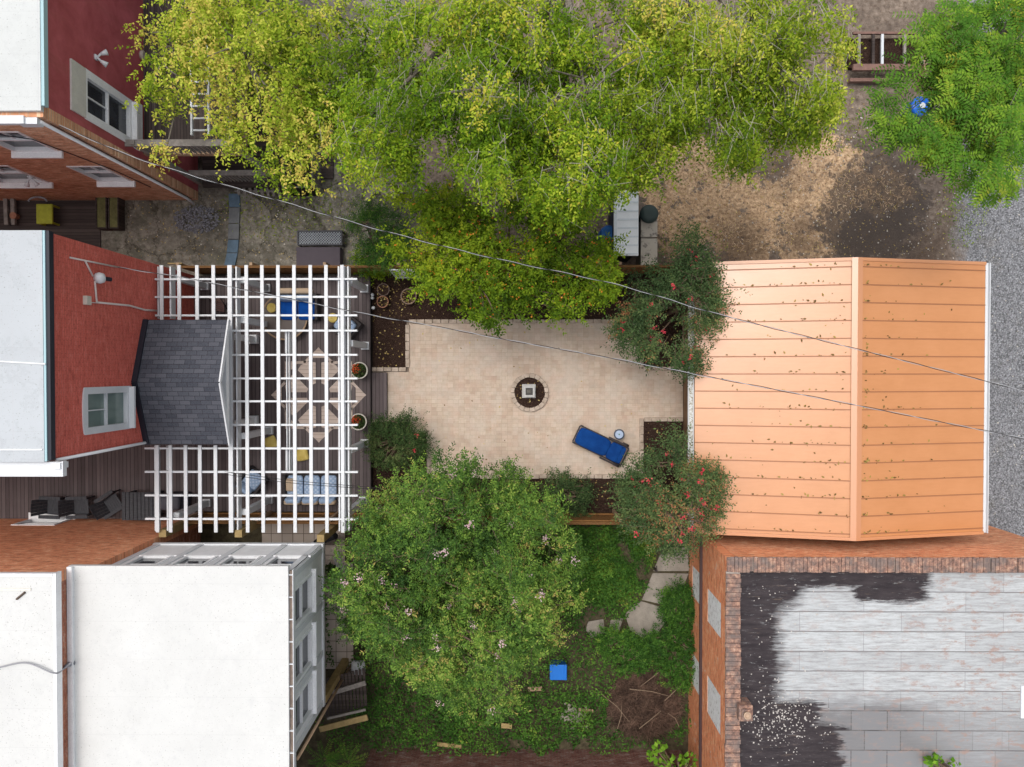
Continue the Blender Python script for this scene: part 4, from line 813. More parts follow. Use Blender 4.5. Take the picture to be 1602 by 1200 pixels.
# planters with red flowers
wpot = paint('off_white_planter', (.62, .58, .50), .1, 4, .6, .15); potsoil = mulch_m
red_fl = M('red_orange_petals', lambda n: n.ramp(n.attr('tint'), (.0, (.50, .03, .015)), (.6, (.75, .07, .02)), (1, (.85, .20, .05))), rough=.6, transl=.2)
potleaf = leafmat('dark_pot_leaves', (0, (.025, .05, .015)), (1, (.09, .13, .04)))
def scatter_dome(cx, cy, z, r, h, n, L, name, mat, par, up=.7):
    a = rng.uniform(0, 2*np.pi, n); q = np.sqrt(rng.uniform(0, 1, n)); P = np.stack([cx+r*q*np.cos(a), cy+r*q*np.sin(a), z+h*(1-q*q)*rng.uniform(.4, 1, n)], 1)
    D = np.stack([np.cos(a)*q+rng.normal(0, .5, n), np.sin(a)*q+rng.normal(0, .5, n), rng.uniform(0, .5, n)], 1); N = np.stack([rng.normal(0, .4, n), rng.normal(0, .4, n), np.full(n, up)], 1)
    return leaves(name, P, D, nrm(N), rng.uniform(.7, 1.2, n)*L, rng.uniform(.4, .6, n)*L, rng.uniform(0, 1, n), mat, par)
def planter(lab, px, py, grp, r=.3, h=.55, z=DZ, pot=wpot, fl=True, dead=False, leaf=True):
    p = W(px, py, z+h); o = thing('flower_pot', (p.x, p.y, z), lab, 'flower pot', grp)
    m = MB(); m.lathe(p.x, p.y, [(r*.62, z), (r*.9, z+h*.8), (r, z+h*.86), (r, z+h), (r*.88, z+h), (r*.86, z+h*.86), (0, z+h*.86)], 36); m.build('pot', pot, o, smooth=False)
    m = MB(); m.lathe(p.x, p.y, [(r*.87, z+h*.84), (r*.86, z+h*.9), (0, z+h*.92)], 24); m.build('soil', potsoil, o)
    if leaf: scatter_dome(p.x-.03, p.y, z+h*.9, r*.85, .2, 260, .08, 'foliage', potleaf, o)
    if fl: scatter_dome(p.x-.09, p.y+.06, z+h+.06, r*.52, .14, 100, .05, 'blossom', red_fl, o)
planter('off white planter with red orange flowers, upper of the pair at the deck edge', 562, 579.5, 'white planters at the deck edge')
planter('off white planter with red orange flowers, lower of the pair at the deck edge', 560.5, 660, 'white planters at the deck edge')
brpot = paint('brown_grey_pot', (.16, .11, .09), .3, 5, .8, .3)
dry = leafmat('dry_leaves', (0, (.13, .08, .04)), (.6, (.42, .30, .10)), (1, (.62, .52, .22)), transl=.1)
def potc(lab, px, py, r, pot, n): 
    planter(lab, px, py, 'round pots in the mulch bed beside the deck', r, .34, .03, pot, False, leaf=False); o = [x for x in bpy.data.objects if x.get('label') == lab][0]
    scatter_dome(o.location.x, o.location.y, .34, r*.8, .06, n, .09, 'dry_leaves', dry, o)
potc('dark brown round pot with bare soil, uppermost in the mulch bed beside the deck', 599.5, 453, .23, brpot, 8)
potc('terracotta round pot in the mulch bed just below the dark bare one', 598.5, 472, .215, terr, 16)
potc('large brown pot with yellow leaves standing right of the two smaller pots', 639, 463.5, .29, paint('brown_pot', (.24, .15, .10), .2), 40)
def ball(lab, px, py): p = W(px, py, .3); o = thing('path_light', (p.x, p.y, 0), lab, 'path light', 'white globe lights along the deck edge'); m = MB(); m.lathe(p.x, p.y, [(.0, .22), (.045, .24), (.065, .3), (.045, .35), (0, .365)], 14); m.build('globe', white_p, o, smooth=True); m = MB(); m.tube([(p.x, p.y, .0), (p.x, p.y, .23)], .012, 6); m.build('stake', dark_metal, o)
ball('small white globe light beside the deck edge, top one of three', 582.5, 461); ball('small white globe light beside the deck edge, middle one of three', 582.5, 466); ball('small white globe light beside the terracotta pot, lowest of three', 584, 481.5)
# ================================================================== round bed with stone basin
c = W(828.5, 614, 0); o = thing('round_stone_bed', c, 'round planting bed ringed with tan stones in the middle of the patio', 'planting bed')
m = MB(); N_ = 20
for i in range(N_):
    a0 = 2*math.pi*(i+.03)/N_; a1 = 2*math.pi*(i+.97)/N_; r0, r1 = .555+random.uniform(-.01, .01), .70+random.uniform(-.012, .012); h = .2+random.uniform(-.012, .012)
    m.prism([(c.x+r*math.cos(a), c.y+r*math.sin(a)) for r, a in ((r0, a0), (r1, a0), (r1, (a0+a1)/2), (r1, a1), (r0, a1), (r0, (a0+a1)/2))], .04, h)
m.build('stone_ring', stone_m, o, bevel=.012)
m = MB(); m.lathe(c.x, c.y, [(.6, .041), (.56, .13), (0, .15)], 32); m.build('mulch', mulch_m, o)
stg = paint('grey_cast_stone', (.50, .49, .47), .2, 6, .8, .4)
o = thing('stone_basin', (c.x, c.y, .13), 'square grey stone bird basin standing in the middle of the round mulch bed', 'birdbath')
q = W(828, 612.5, .6); m = MB(); m.box(q.x-.26, q.x+.24, q.y-.25, q.y+.26, .14, .22); m.box(q.x-.14, q.x+.14, q.y-.14, q.y+.14, .22, .5); m.build('pedestal', stg, o, bevel=.015)
m = MB()
for a, b, cc, d in ((-.2, .2, .13, .2), (-.2, .2, -.2, -.13), (-.2, -.13, -.13, .13), (.13, .2, -.13, .13)): m.box(q.x+a, q.x+b, q.y+cc, q.y+d, .501, .62)
m.build('rim', stg, o, bevel=.01); m = MB(); m.box(q.x-.13, q.x+.13, q.y-.13, q.y+.13, .501, .54); m.build('bowl', M('wet_dark_stone', (.05, .045, .04), rough=.2), o)
m = MB(); T = Matrix.Translation((q.x-.01, q.y-.01, .58)); m.cushion(-.08, .07, -.06, .07, -.04, .06, T=T); m.build('ornament', paint('dark_stone', (.14, .13, .11), .3), o, smooth=True)
# ================================================================== blue chaise and round side table
a = W(940, 697, .4); o = thing('chaise_lounge', (a.x, a.y, .04), 'reclining chaise lounge with a royal blue cushion lying diagonally on the patio', 'chaise lounge', rz=math.atan2(-(713-681), (973-906)))
dkb = paint('dark_brown_frame', (.022, .014, .016), .3, 5, .5, .1)
m = MB(); L2, w2 = .98, .34
for s in (-1, 1): m.box(-L2, L2, s*w2-.025, s*w2+.025, .26, .32)
for x in (-L2, -.4, .2, L2): m.box(x-.025, x+.025, -w2+.025, w2-.025, .262, .318)
m.build('frame', dkb, o, local=True)
for x in (-.88, .9):
    for s in (-1, 1): m = MB(); m.box(x-.03, x+.03, s*w2-.03, s*w2+.03, 0, .26); m.build('leg', dkb, o, local=True)
for s in (-1, 1): m = MB(); m.box(.12, .72, s*(w2+.06)-.035, s*(w2+.06)+.035, .5, .53); m.box(.14, .18, s*(w2+.06)-.02, s*(w2+.06)+.02, .28, .5); m.box(.66, .7, s*(w2+.06)-.02, s*(w2+.06)+.02, .28, .5); m.build('armrest', dkb, o, local=True)
m = MB()
for s in (-1, 1): m.tube([(.84, s*.38, .13), (.84, s*.46, .13)], .13, 14)
m.build('wheel', dkb, o, local=True)
m = MB(); m.cushion(-L2+.02, .32, -w2+.01, w2-.01, .33, .42); T = Matrix.Translation((.3, 0, .375)) @ Matrix.Rotation(R(-13), 4, 'Y'); m.cushion(0, .60, -w2+.01, w2-.01, -.045, .05, T=T); m.build('cushion', navy_f, o, smooth=True, local=True)
m = MB(); T2 = Matrix.Translation((.3, 0, .375)) @ Matrix.Rotation(R(-13), 4, 'Y'); m.cushion(.44, .6, -w2+.03, w2-.03, .03, .11, T=T2); m.build('head_pillow', navy_f, o, smooth=True, local=True)
c = W(968.5, 679.5, .5); o = thing('side_table', (c.x, c.y, .04), 'small round side table with pale blue top beside the blue chaise', 'side table')
m = MB(); m.lathe(c.x, c.y, [(.185, .5), (.195, .53), (.145, .55), (.145, .535)], 30); m.build('rim', M('dark_slate_rim', (.06, .07, .1), rough=.5), o, smooth=False)
m = MB(); m.lathe(c.x, c.y, [(.145, .51), (.145, .54), (0, .54)], 30); m.build('table_top', M('pale_blue_top', lambda n: n.ramp(n.noise(8, 3, .5), (.3, (.30, .38, .52)), (.7, (.44, .52, .66))), rough=.3), o)
m = MB(); m.lathe(c.x, c.y, [(.0, .541), (.03, .541), (.03, .55), (.0, .555)], 12); m.build('centre_cap', M('green_cap', (.12, .22, .16), rough=.5), o)
for i in range(3): m = MB(); t = 2.1*i; m.tube([(c.x+.14*math.cos(t), c.y+.14*math.sin(t), .04), (c.x+.06*math.cos(t), c.y+.06*math.sin(t), .5)], .012, 6); m.build('leg', dark_metal, o)
# ================================================================== neighbour yard objects
# back deck of the red stucco house
o = thing('back_deck', (-10.3, 9, 0), 'tall grey weathered wooden back deck with railings attached to the dark red house', 'deck')
m = MB(); m.box(HX+.01, -8.72, 6.95, 16, 3.8, 3.9); m.build('upper_floor', dark_wood, o)
m = MB(); m.box(HX+.01, -8.65, 6.86, 6.94, 3.74, 3.95); m.box(-8.71, -8.63, 6.94, 16, 3.74, 3.95); m.build('edge_board', tan_timber, o)
m = MB(); m.box(HX+.01, -8.6, 6.78, 6.98, 5.0, 5.05); m.box(-8.78, -8.58, 6.98, 16, 5.0, 5.05); m.build('handrail', grey_plain, o)
m = MB(); x = -11.7
while x < -8.7: m.box(x, x+.05, 6.88, 6.92, 3.951, 4.999); x += .15
y = 7.0
while y < 15: m.box(-8.69, -8.65, y, y+.05, 3.951, 4.999); y += .15
m.build('balusters', grey_plain, o)
for x, y in ((-8.66, 6.89), (-8.66, 10.5), (-8.66, 14), (-11.6, 6.89)): m = MB(); m.box(x-.07, x+.07, y-.07, y+.07, 0, 5.1); m.build('post', grey_plain, o)
m = MB(); m.box(-11.3, -8.5, 6.6, 12, .8, .9); m.build('lower_floor', dark_woodx, o)
m = MB(); m.box(-11.3, -8.44, 6.72, 6.9, 1.95, 2.0); m.build('lower_handrail', grey_plain, o)
m = MB(); x = -11.2
while x < -8.5: m.box(x, x+.05, 6.79, 6.83, .901, 1.949); x += .13
m.build('lower_balusters', grey_plain, o)
o = thing('garden_steps', W(395, 298, 0), 'worn grey slatted wooden steps at the foot of the tall back deck', 'steps'); m = MB()
for i in range(8): a = W(372+8.5*i, 290, .5); m.bar((a.x, a.y+.0, .52-.04*i), (a.x+.06, a.y-.35, .50-.04*i), .1, .035)
m.build('treads', grey_plain, o); m = MB(); a, b = W(368, 300, .3), W(438, 300, .2); m.bar(a, b, .06, .2); m.build('stringer', grey_plain, o)
# ladder
o = thing('ladder', W(317, 120, 5.1), 'long aluminium ladder lying across the rails of the tall back deck', 'ladder'); zl = 5.12
xa, xb = WX(303, zl), WX(329.5, zl); y0, y1 = WY(210, zl), 16
for x in (xa, xb): m = MB(); m.box(x-.03, x+.03, y0, y1, zl-.05, zl+.05); m.build('rail', alu, o)
y = y0+.12
while y < y1: m = MB(); m.box(xa+.03, xb-.03, y, y+.05, zl-.02, zl+.02); m.build('rung', alu, o); y += .36
# dark porch floor and things on it between the houses
o = struct(MB().box(-24, WX(160, .0), 4.0, Y1-.02, .004, .05).build('path', dark_woodx))
ylw = paint('yellow_green_paint', (.42, .45, .035), .25, 5, .7, .45, (.1, .1, .04))
p = W(69, 333, .5); o = thing('garden_chair', (p.x, p.y, .05), 'bright yellow green garden chair with curved dark back on the dark boards', 'chair')
m = MB(); m.box(p.x-.3, p.x+.3, p.y-.4, p.y+.33, .42, .5); m.build('seat', ylw, o, bevel=.03); m = MB(); pts = [(p.x+.33*math.cos(t), p.y+.33+.16*math.sin(t), .85) for t in [math.pi*i/8 for i in range(9)]]; m.tube(pts, .035, 6); m.build('backrest', grey_pl, o)
for sx in (-1, 1):
    for sy in (-.35, .28): m = MB(); m.box(p.x+sx*.26-.03, p.x+sx*.26+.03, p.y+sy-.03, p.y+sy+.03, .05, .42); m.build('leg', ylw, o)
moss = paint('mossy_timber', (.15, .15, .055), .5, 4, .9, .6, (.08, .05, .035))
def mossbox(lab, px, w): 
    p = W(px, 331, .45); o = thing('planter_box', (p.x, p.y, 0), lab, 'planter box', 'mossy wooden boxes on the broken concrete'); m = MB(); h = 1.22/2
    m.box(p.x-w, p.x-w+.04, p.y-h, p.y+h, .01, .45); m.box(p.x+w-.04, p.x+w, p.y-h, p.y+h, .01, .45); m.box(p.x-w+.04, p.x+w-.04, p.y-h, p.y-h+.04, .01, .449); m.box(p.x-w+.04, p.x+w-.04, p.y+h-.04, p.y+h, .01, .449); m.build('side_boards', dark_woodx, o)
    m = MB(); m.box(p.x-w+.041, p.x+w-.041, p.y-h+.041, p.y+h-.041, .1, .43); m.build('mossy_top', moss, o, bevel=.02)
mossbox('long mossy wooden planter box, the left of two side by side', 158, .2); mossbox('long mossy wooden planter box, the right of two side by side', 177, .19)
m = MB(); a = W(150, 306, .3); b = W(193, 306, .3); m.tube([a, (a.x+.1, a.y-.1, .3), b], .03, 6); m.bar((b.x-.2, b.y, .36), (b.x+.15, b.y, .36), .14, .12); tag(m.build('plastic_pipe', white_trim), 'short white plastic pipe with a box end lying above the mossy boxes', 'pipe')
# blue grey slabs strip
sl_b = paint('blue_grey_slate', (.10, .165, .235), .3, 4, .7, .35, (.12, .12, .12)); o = thing('slate_strip', W(367, 360, 0), 'curved strip of blue grey slate slabs crossing the neighbour yard', 'path')
pts = [(367, 303), (368, 325), (367, 350), (366, 375), (364, 396), (360, 416)]
for (x0, y0), (x1, y1), mt in zip(pts, pts[1:], (0, 1, 1, 0, 0)):
    m = MB(); w = 8.5; q = [W(x0-w, y0+.5, 0), W(x0+w, y0+.5, 0), W(x1+w, y1-.5, 0), W(x1-w, y1-.5, 0)]; m.prism([(v.x, v.y) for v in q], .006, .06+.01*mt); m.build('slab', sl_b if not mt else paint('grey_slate', (.14, .15, .16), .3, 4), o, bevel=.01)
# bench with diamond lattice seat and covered table
p = W(500, 372, .5); o = thing('lattice_bench', (p.x, p.y, 0), 'black bench with a diamond lattice top standing on the broken concrete', 'bench')
x0, x1, y0, y1 = p.x-.82, p.x+.82, p.y-.27, p.y+.27; m = MB()
for a, b, c_, d in ((x0, x1, y1-.05, y1), (x0, x1, y0, y0+.05), (x0, x0+.05, y0+.05, y1-.05), (x1-.05, x1, y0+.05, y1-.05)): m.box(a, b, c_, d, .42, .5)
m.build('frame', dark_metal, o); m = MB()
i = x0-.5
while i < x1:
    for s in (1, -1):
        ya0, ya1 = (y0+.05, y1-.05) if s > 0 else (y1-.05, y0+.05); xa_, xb_ = i, i+(y1-y0-.1)
        t0 = max(0, (x0+.05-xa_)/(xb_-xa_)); t1 = min(1, (x1-.05-xa_)/(xb_-xa_))
        if t1 > t0+.02: m.bar((xa_+(xb_-xa_)*t0, ya0+(ya1-ya0)*t0, .455+.006*s), (xa_+(xb_-xa_)*t1, ya0+(ya1-ya0)*t1, .455+.006*s), .016, .01)
    i += .095
m.build('lattice_top', paint('grey_blue_lattice', (.34, .38, .42), .15), o)
m = MB(); m.box(x0+.05, x1-.05, y0+.05, y1-.05, .38, .41); m.build('shelf', dark_metal, o)
for sx in (x0+.03, x1-.03):
    for sy in (y0+.03, y1-.03): m = MB(); m.box(sx-.025, sx+.025, sy-.025, sy+.025, 0, .42); m.build('leg', dark_metal, o)
p = W(497, 401, .55); o = thing('covered_table', (p.x, p.y, 0), 'low table under a plain purple grey cover, close to the fence', 'table'); m = MB(); m.box(p.x-.8, p.x+.8, p.y-.42, p.y+.35, .03, .5); m.build('cover', paint('purple_grey_cover', (.085, .07, .085), .1, 2, .8, .05), o, bevel=.03)
m = MB(); [m.box(p.x+sx*.7-.03, p.x+sx*.7+.03, p.y+sy*.3-.03-.03, p.y+sy*.3, 0, .06) for sx in (-1, 1) for sy in (-1, 1)]; m.build('feet', dark_metal, o)
m = MB(); a = W(507, 260, .12); m.box(a.x-.33, a.x+.33, a.y-.45, a.y+.45, .01, .12); tag(m.build('wooden_hatch', dark_woodx, bevel=.01), 'flat dark brown wooden hatch on the grey concrete beside the yellow green tree', 'hatch')
p = W(465, 262, 1.2); o = thing('wooden_bin', (p.x, p.y, 0), 'dark wooden bin with an open top below the drooping yellow green branches', 'bin'); m = MB()
for a, b, c_, d in ((-.55, .55, .66, .72), (-.55, .55, -.72, -.66), (-.55, -.49, -.66, .66), (.49, .55, -.66, .66)): m.box(p.x+a, p.x+b, p.y+c_, p.y+d, .01, 1.2)
m.build('side_boards', grey_wood, o); m = MB(); m.box(p.x-.48, p.x+.48, p.y-.65, p.y+.65, .02, .3); m.build('floor', dark_woodx, o)
# shed
p = W(980, 353, 2.2); o = thing('garden_shed', (p.x, p.y, 0), 'narrow garden shed with a ribbed white metal roof under the tree edge', 'shed'); x0, x1 = WX(960, 2.2), WX(998.5, 2.2); y0, y1 = WY(400, 2.2), WY(298, 2.2); m = MB()
m.box(x0+.08, x1-.08, y0+.1, y1-.1, 0, 2.1); m.build('wall', M('dark_blue_wall', (.02, .03, .05), rough=.6), o); m = MB(); m.box(x0, x1, y0, y1, 2.12, 2.17); rf = m.build('roof', paint('white_metal_sheet', (.86, .88, .89), .06, 2, .35, .1), o); m = MB()
for i in range(8): y = y0+.06+.29*i; m.bar((x0+.12, y, 2.185), (x1-.02, y, 2.185), .05, .03)
m.box(x0, x0+.1, y0, y1, 2.171, 2.2); m.build('rib', paint('white_rib', (.70, .74, .77), .06), rf)
p = W(952, 365, 1.1); o = thing('storage_barrel', (p.x, p.y, 0), 'blue plastic barrel pressed between the tree and the white roofed shed', 'barrel'); m = MB(); m.lathe(p.x, p.y, [(.27, 0), (.3, .1), (.3, .5), (.315, .52), (.3, .54), (.3, 1.0), (.26, 1.08), (0, 1.08)], 24); m.build('barrel', M('blue_plastic', (.01, .09, .30), rough=.4), o, smooth=True)
m = MB(); m.lathe(p.x, p.y, [(.24, 1.081), (.24, 1.12), (0, 1.12)], 24); m.build('lid', M('blue_plastic_lid', (.02, .12, .36), rough=.4), o)
o = thing('block_wall', W(1015, 370, 0), 'low wall capped with two stained pale concrete slabs beside the white roofed shed', 'wall'); blk = M('stained_cap', lambda n: n.mix(n.ramp(n.noise(4, 5, .7), (.52, 0), (.62, .8)), (.50, .45, .38), (.12, .105, .10)), rough=.9)
x0, x1 = WX(1002, 1.3), WX(1028, 1.3); ys = [WY(v, 1.3) for v in (418, 373.5, 371, 330)]
m = MB(); m.box(x0+.04, x1-.04, ys[0]+.02, ys[3]-.02, 0, 1.2); m.build('blockwork', conc_m, o)
for a, b in ((ys[0], ys[1]), (ys[2], ys[3])): m = MB(); m.box(x0, x1, a, b, 1.202, 1.3); m.build('cap_slab', blk, o, bevel=.012)
p = W(1016, 334, 1.5); o = thing('trash_can', (p.x, p.y, 0), 'dark green round lidded can at the upper end of the stained slab wall', 'trash can'); m = MB(); m.lathe(p.x, p.y, [(.24, 0), (.29, 1.4)], 24); m.build('body', M('dark_green_plastic', (.02, .035, .03), rough=.5), o, smooth=True)
m = MB(); m.lathe(p.x, p.y, [(.3, 1.38), (.33, 1.42), (.3, 1.5), (.15, 1.54), (0, 1.55)], 24); m.build('lid', M('dark_green_lid', (.04, .06, .055), rough=.45), o, smooth=True)
# raised frame bed, upper right
o = thing('cold_frame', W(1388, 75, 0), 'rough wooden raised bed frame filled with dark soil beside the bright green tree', 'raised bed'); m = MB(); a, b, c_, d = W(1336, 50, .6), W(1442, 50, .6), W(1336, 104, .6), W(1442, 104, .6)
m.bar((c_.x, c_.y, .5), (d.x, d.y, .5), .22, .12); m.bar((c_.x, c_.y-.35, .2), (W(1400, 104, .6).x, c_.y-.35, .2), .12, .2); m.bar((a.x, a.y, .5), (b.x, b.y, .5), .08, .1); m.build('rail', paint('red_brown_timber', (.2, .11, .085), .3, 4), o)
for px, mt in ((1342, grey_plain), (1364, dark_woodx), (1378, alu), (1413, grey_plain), (1441, grey_plain)): m = MB(); x = WX(px, .6); m.bar((x, c_.y+.11, .5), (x, a.y-.04, .5), .09, .08); m.build('crossbar', mt, o)
m = MB(); m.box(a.x, b.x, c_.y+.12, a.y-.05, .01, .2); m.build('soil', mulch_m, o)
m = MB(); x = W(1446, 80, .5).x; m.box(x, x+.08, c_.y-.6, a.y+.2, .01, .5); m.build('side_board', tan_timber, o)
p = W(1440, 167, .8); o = thing('plastic_barrel', (p.x, p.y, 0), 'bright blue plastic barrel half hidden under the bright green tree at the upper right', 'barrel'); m = MB(); m.lathe(p.x, p.y, [(.3, 0), (.34, .15), (.34, .8), (.36, .84), (.3, .9), (0, .88)], 22); m.build('body', M('bright_blue_plastic', (.015, .14, .62), rough=.35), o, smooth=True)
m = MB(); m.lathe(p.x, p.y, [(.1, .9), (.1, .95), (0, .95)], 14); m.build('cap', white_p, o)
m = MB(); a = W(1470, 160, .3); m.box(a.x-.25, a.x+.25, a.y-.2, a.y+.2, .01, .35); tag(m.build('concrete_block', conc_m, bevel=.02), 'grey concrete block just right of the bright blue barrel', 'block')
# lower garden objects
p = W(874, 1052, .55); o = thing('recycling_bin', (p.x, p.y, 0), 'bright blue rectangular bin standing in the lower garden greenery', 'bin'); m = MB(); m.box(p.x-.3, p.x+.28, p.y-.26, p.y+.26, 0, .5); m.build('body', M('blue_bin_plastic', (.01, .11, .42), rough=.35), o, bevel=.03); m = MB(); m.box(p.x-.32, p.x+.3, p.y-.28, p.y+.28, .501, .56); m.box(p.x+.2, p.x+.29, p.y-.27, p.y+.27, .561, .59); m.build('lid', M('blue_bin_lid', (.015, .17, .62), rough=.35), o, bevel=.02)
def plank(lab, a, b, w=.14, mat=raw_wood, z=.3): m = MB(); m.bar(W(*a, z), W(*b, z), w, .05); tag(m.build('loose_plank', mat, bevel=.006), lab, 'plank')
plank('pale tan board end poking out left of the blue bin', (826, 1078), (848, 1077), .16, tan_timber)
plank('yellow plank lying in the leaves left of centre near the bottom wall, upper one', (733, 1131), (768, 1132)); plank('yellow plank just right of the upper one near the bottom wall', (784, 1135), (801, 1136), .18)
plank('yellow plank close against the bottom brick wall', (684, 1164), (722, 1168), .14); plank('tan board lying on the brush near the rubble', (905, 1110), (928, 1112), .1, tan_timber)
m = MB(); T = Matrix.Translation(W(561, 1044, .2)); m.cushion(-.26, .26, -.25, .25, -.18, .2, T=T); tag(m.build('plastic_bag', white_p, smooth=True), 'crumpled white plastic bag beside the slatted gate', 'bag')
o = thing('slatted_gate', W(535, 1100, .8), 'weathered wooden gate panel with two crossing rails leaning under the sunroom corner', 'gate'); m = MB(); T = None
for i in range(12): a = W(508+5.5*i, 1062-1.5*i, 1.4); b = W(512+5.5*i, 1122-1.6*i, 1.0); m.bar(a, b, .1, .025)
m.build('slats', dark_woodx, o)
for a, b, w in (((520, 1084), (572, 1068), .16), ((500, 1141), (575, 1122), .2), ((512, 1124), (572, 1110), .08)): m = MB(); m.bar(W(*a, 1.45), W(*b, 1.45), w, .06); m.build('rail', grey_plain if w < .19 else raw_wood, o)
o = thing('corner_pole', W(547, 1040, 0), 'tall pale pole standing at the outer corner of the white sunroom', 'pole'); m = MB(); m.tube([W(547, 1040, 0)+Vector((.05, 0, 0)), W(547, 1040, 0)+Vector((.05, -.02, 6.6))], .045, 8); m.build('shaft', tan_timber, o, smooth=True); m = MB(); q = W(547, 1040, 0); m.box(q.x-.36, q.x-.08, q.y-.04, q.y+.02, 0, 3.1); m.build('board', fence_v, o)
m = MB(); a = W(1026, 892, .3); m.tube([(a.x, a.y, 0), (a.x, a.y, .45)], .05, 8); m.tube([(a.x+.0, a.y, .45), (a.x, a.y+.2, .45)], .02, 6); tag(m.build('garden_stake', dark_wood), 'short dark stake standing at the left edge of the concrete path', 'stake')
a = W(1084, 880, 0); m = MB(); m.box(a.x-.06, a.x+.04, a.y-.9, a.y+.6, 0, .6); tag(m.build('fence_panel', grey_wood), 'narrow grey timber panel between the concrete path and the orange brick wall', 'panel')
p = W(568, 842, 0)
o = thing('patio_umbrella', W(517, 843, 0), 'folded black umbrella leaning below the pergola corner', 'umbrella'); a, b = W(492, 848, .5), W(525, 838, 1.0); m = MB(); m.tube([a, a.lerp(b, .3), b], [.05, .16, .12], 10); m.build('canopy', M('black_cloth', (.01, .01, .012), rough=.8), o); m = MB(); m.tube([W(478, 852, .3), a], .02, 6); m.build('handle', alu, o)
m = MB(); a, b = W(526, 868, .9), W(534, 893, .05); m.bar(a, b, .3, .03, up=(.8, 0, .5)); tag(m.build('leaning_board', white_v), 'narrow white board leaning in the gap between sunroom and flowering tree', 'board')
p = W(519, 893, .4); o = thing('potted_plant', (p.x, p.y, .04), 'small leafy plant in a dark pot beside the sunroom end wall', 'potted plant'); m = MB(); m.lathe(p.x, p.y, [(.13, .04), (.18, .32), (.16, .32), (0, .3)], 18); m.build('pot', wick, o); scatter_dome(p.x, p.y, .32, .24, .3, 220, .1, 'foliage', potleaf, o)
for i, (px, lab) in enumerate(((18, 'left of two old grey posts lying on the dark boards by the yellow chair'), (40, 'right of two old grey posts lying on the dark boards by the yellow chair'))): m = MB(); m.bar(W(px*.5, 300, .25), W(px*.5+2, 352, .2), .14, .12); tag(m.build('old_post', grey_plain), lab, 'post')
m = MB(); a = W(20, 337, .3); m.lathe(a.x, a.y, [(.1, .05), (.13, .3), (0, .3)], 14); tag(m.build('clay_pot', terr, smooth=False), 'small terracotta pot on the dark boards left of the yellow chair', 'pot')
o = thing('stone_curb', W(590, 300, 0), 'low crooked kerb of pale broken stones beside the feathery shrub', 'kerb'); m = MB()
for i in range(16):
    if i < 8: q = W(574+3*math.sin(i), 415-15*i, 0)
    else: q = W(580+7*(i-8), 300-5*math.sin(i-8.0), 0)
    T = Matrix.Translation((q.x, q.y, .08)) @ Matrix.Rotation(random.uniform(-.4, .4), 4, 'Z'); m.box(-.1, .1, -.16, .16, -.08, .05+random.random()*.04, T=T)
m.build('stones', conc_m, o, bevel=.015)
# ================================================================== overhead wires
def twisted(lab, pts, r=.0085, pitch=1.5, amp=.014):
    P = spline(pts, 40); o = thing('power_line', P[0], lab, 'power line'); L = 0; S = [[], []]
    for i in range(len(P)-1):
        d = P[i+1]-P[i]; n = max(1, int(d.length/.12))
        for k in range(n):
            q = P[i]+d*(k/n); t = 2*math.pi*(L+d.length*k/n)/pitch; sd = Vector((-d.y, d.x, 0)).normalized()
            for j in (0, 1): S[j].append(q+(sd*math.cos(t+j*math.pi)+Vector((0, 0, 1))*math.sin(t+j*math.pi))*amp)
        L += d.length
    for j, mt in ((0, M('wire_light', (.42, .43, .45), rough=.4)), (1, M('wire_dark', (.03, .025, .025), rough=.5))): m = MB(); m.tube(S[j], r, 4); m.build('wire', mt, o, smooth=True)
twisted('twisted overhead line from the upper left brick house to the right edge, above the other', [W(92, 196, 8.3), W(222, 250, 8.0), W(430, 312, 7.6), W(600, 361, 7.2), W(760, 401, 7.0), W(960, 444, 6.9), W(1126, 492, 6.9), W(1340, 546, 7.1), W(1602, 611, 7.5), W(1760, 650, 7.8)])
wh = onwall(183, 418, .05)
twisted('twisted overhead line from the bright red wall across pergola and patio to the right edge', [wh, W(300, 437, 5.6), W(430, 463, 5.8), W(560, 489, 6.1), W(700, 514, 6.3), W(800, 533, 6.5), W(960, 561, 6.7), W(1080, 584, 6.8), W(1340, 634, 7.2), W(1602, 686, 7.6), W(1760, 716, 7.8)])
for i, dy in enumerate((0, 4)):
    m = MB(); m.tube(spline([W(352, 738+dy, 4.9), W(460, 752+dy, 4.9), W(600, 764+dy*.6, 5.0)], 10), .008, 4); tag(m.build('thin_wire', M('thin_black', (.02, .02, .02), rough=.5)), ('upper' if i == 0 else 'lower')+' of the two thin dark wires crossing above the pale blue sofa', 'wire')
# ================================================================== vegetation
bark_g = M('grey_bark', lambda n: (n.ramp(n.noise(8, 5, .7, n.mp(n.co(), (3, 3, .6))), (.3, (.08, .068, .05)), (.7, (.24, .215, .175))), n.noise(20, 4, .7)), rough=.9, bump=.5, dist=.01)
bark_p = M('pale_twig_bark', (.30, .28, .22), rough=.9)
bark_b = M('brown_bark', lambda n: n.ramp(n.noise(8, 5, .7), (.3, (.09, .06, .04)), (.7, (.24, .17, .12))), rough=.9)
elm_l = leafmat('yellow_green_leaves', (0, (.045, .10, .006)), (.35, (.12, .23, .010)), (.65, (.26, .38, .018)), (.88, (.46, .55, .05)), (1, (.55, .50, .06)))
elm_l2 = leafmat('yellow_leaves', (0, (.06, .12, .007)), (.35, (.17, .27, .012)), (.65, (.34, .43, .03)), (.88, (.58, .60, .09)), (1, (.62, .50, .11)))
mid_l = leafmat('mid_green_leaves', (0, (.035, .08, .006)), (.4, (.135, .235, .012)), (.8, (.30, .41, .022)), (1, (.40, .46, .03)))
brt_l = leafmat('bright_green_leaves', (0, (.05, .14, .01)), (.5, (.13, .29, .02)), (1, (.25, .43, .04)))
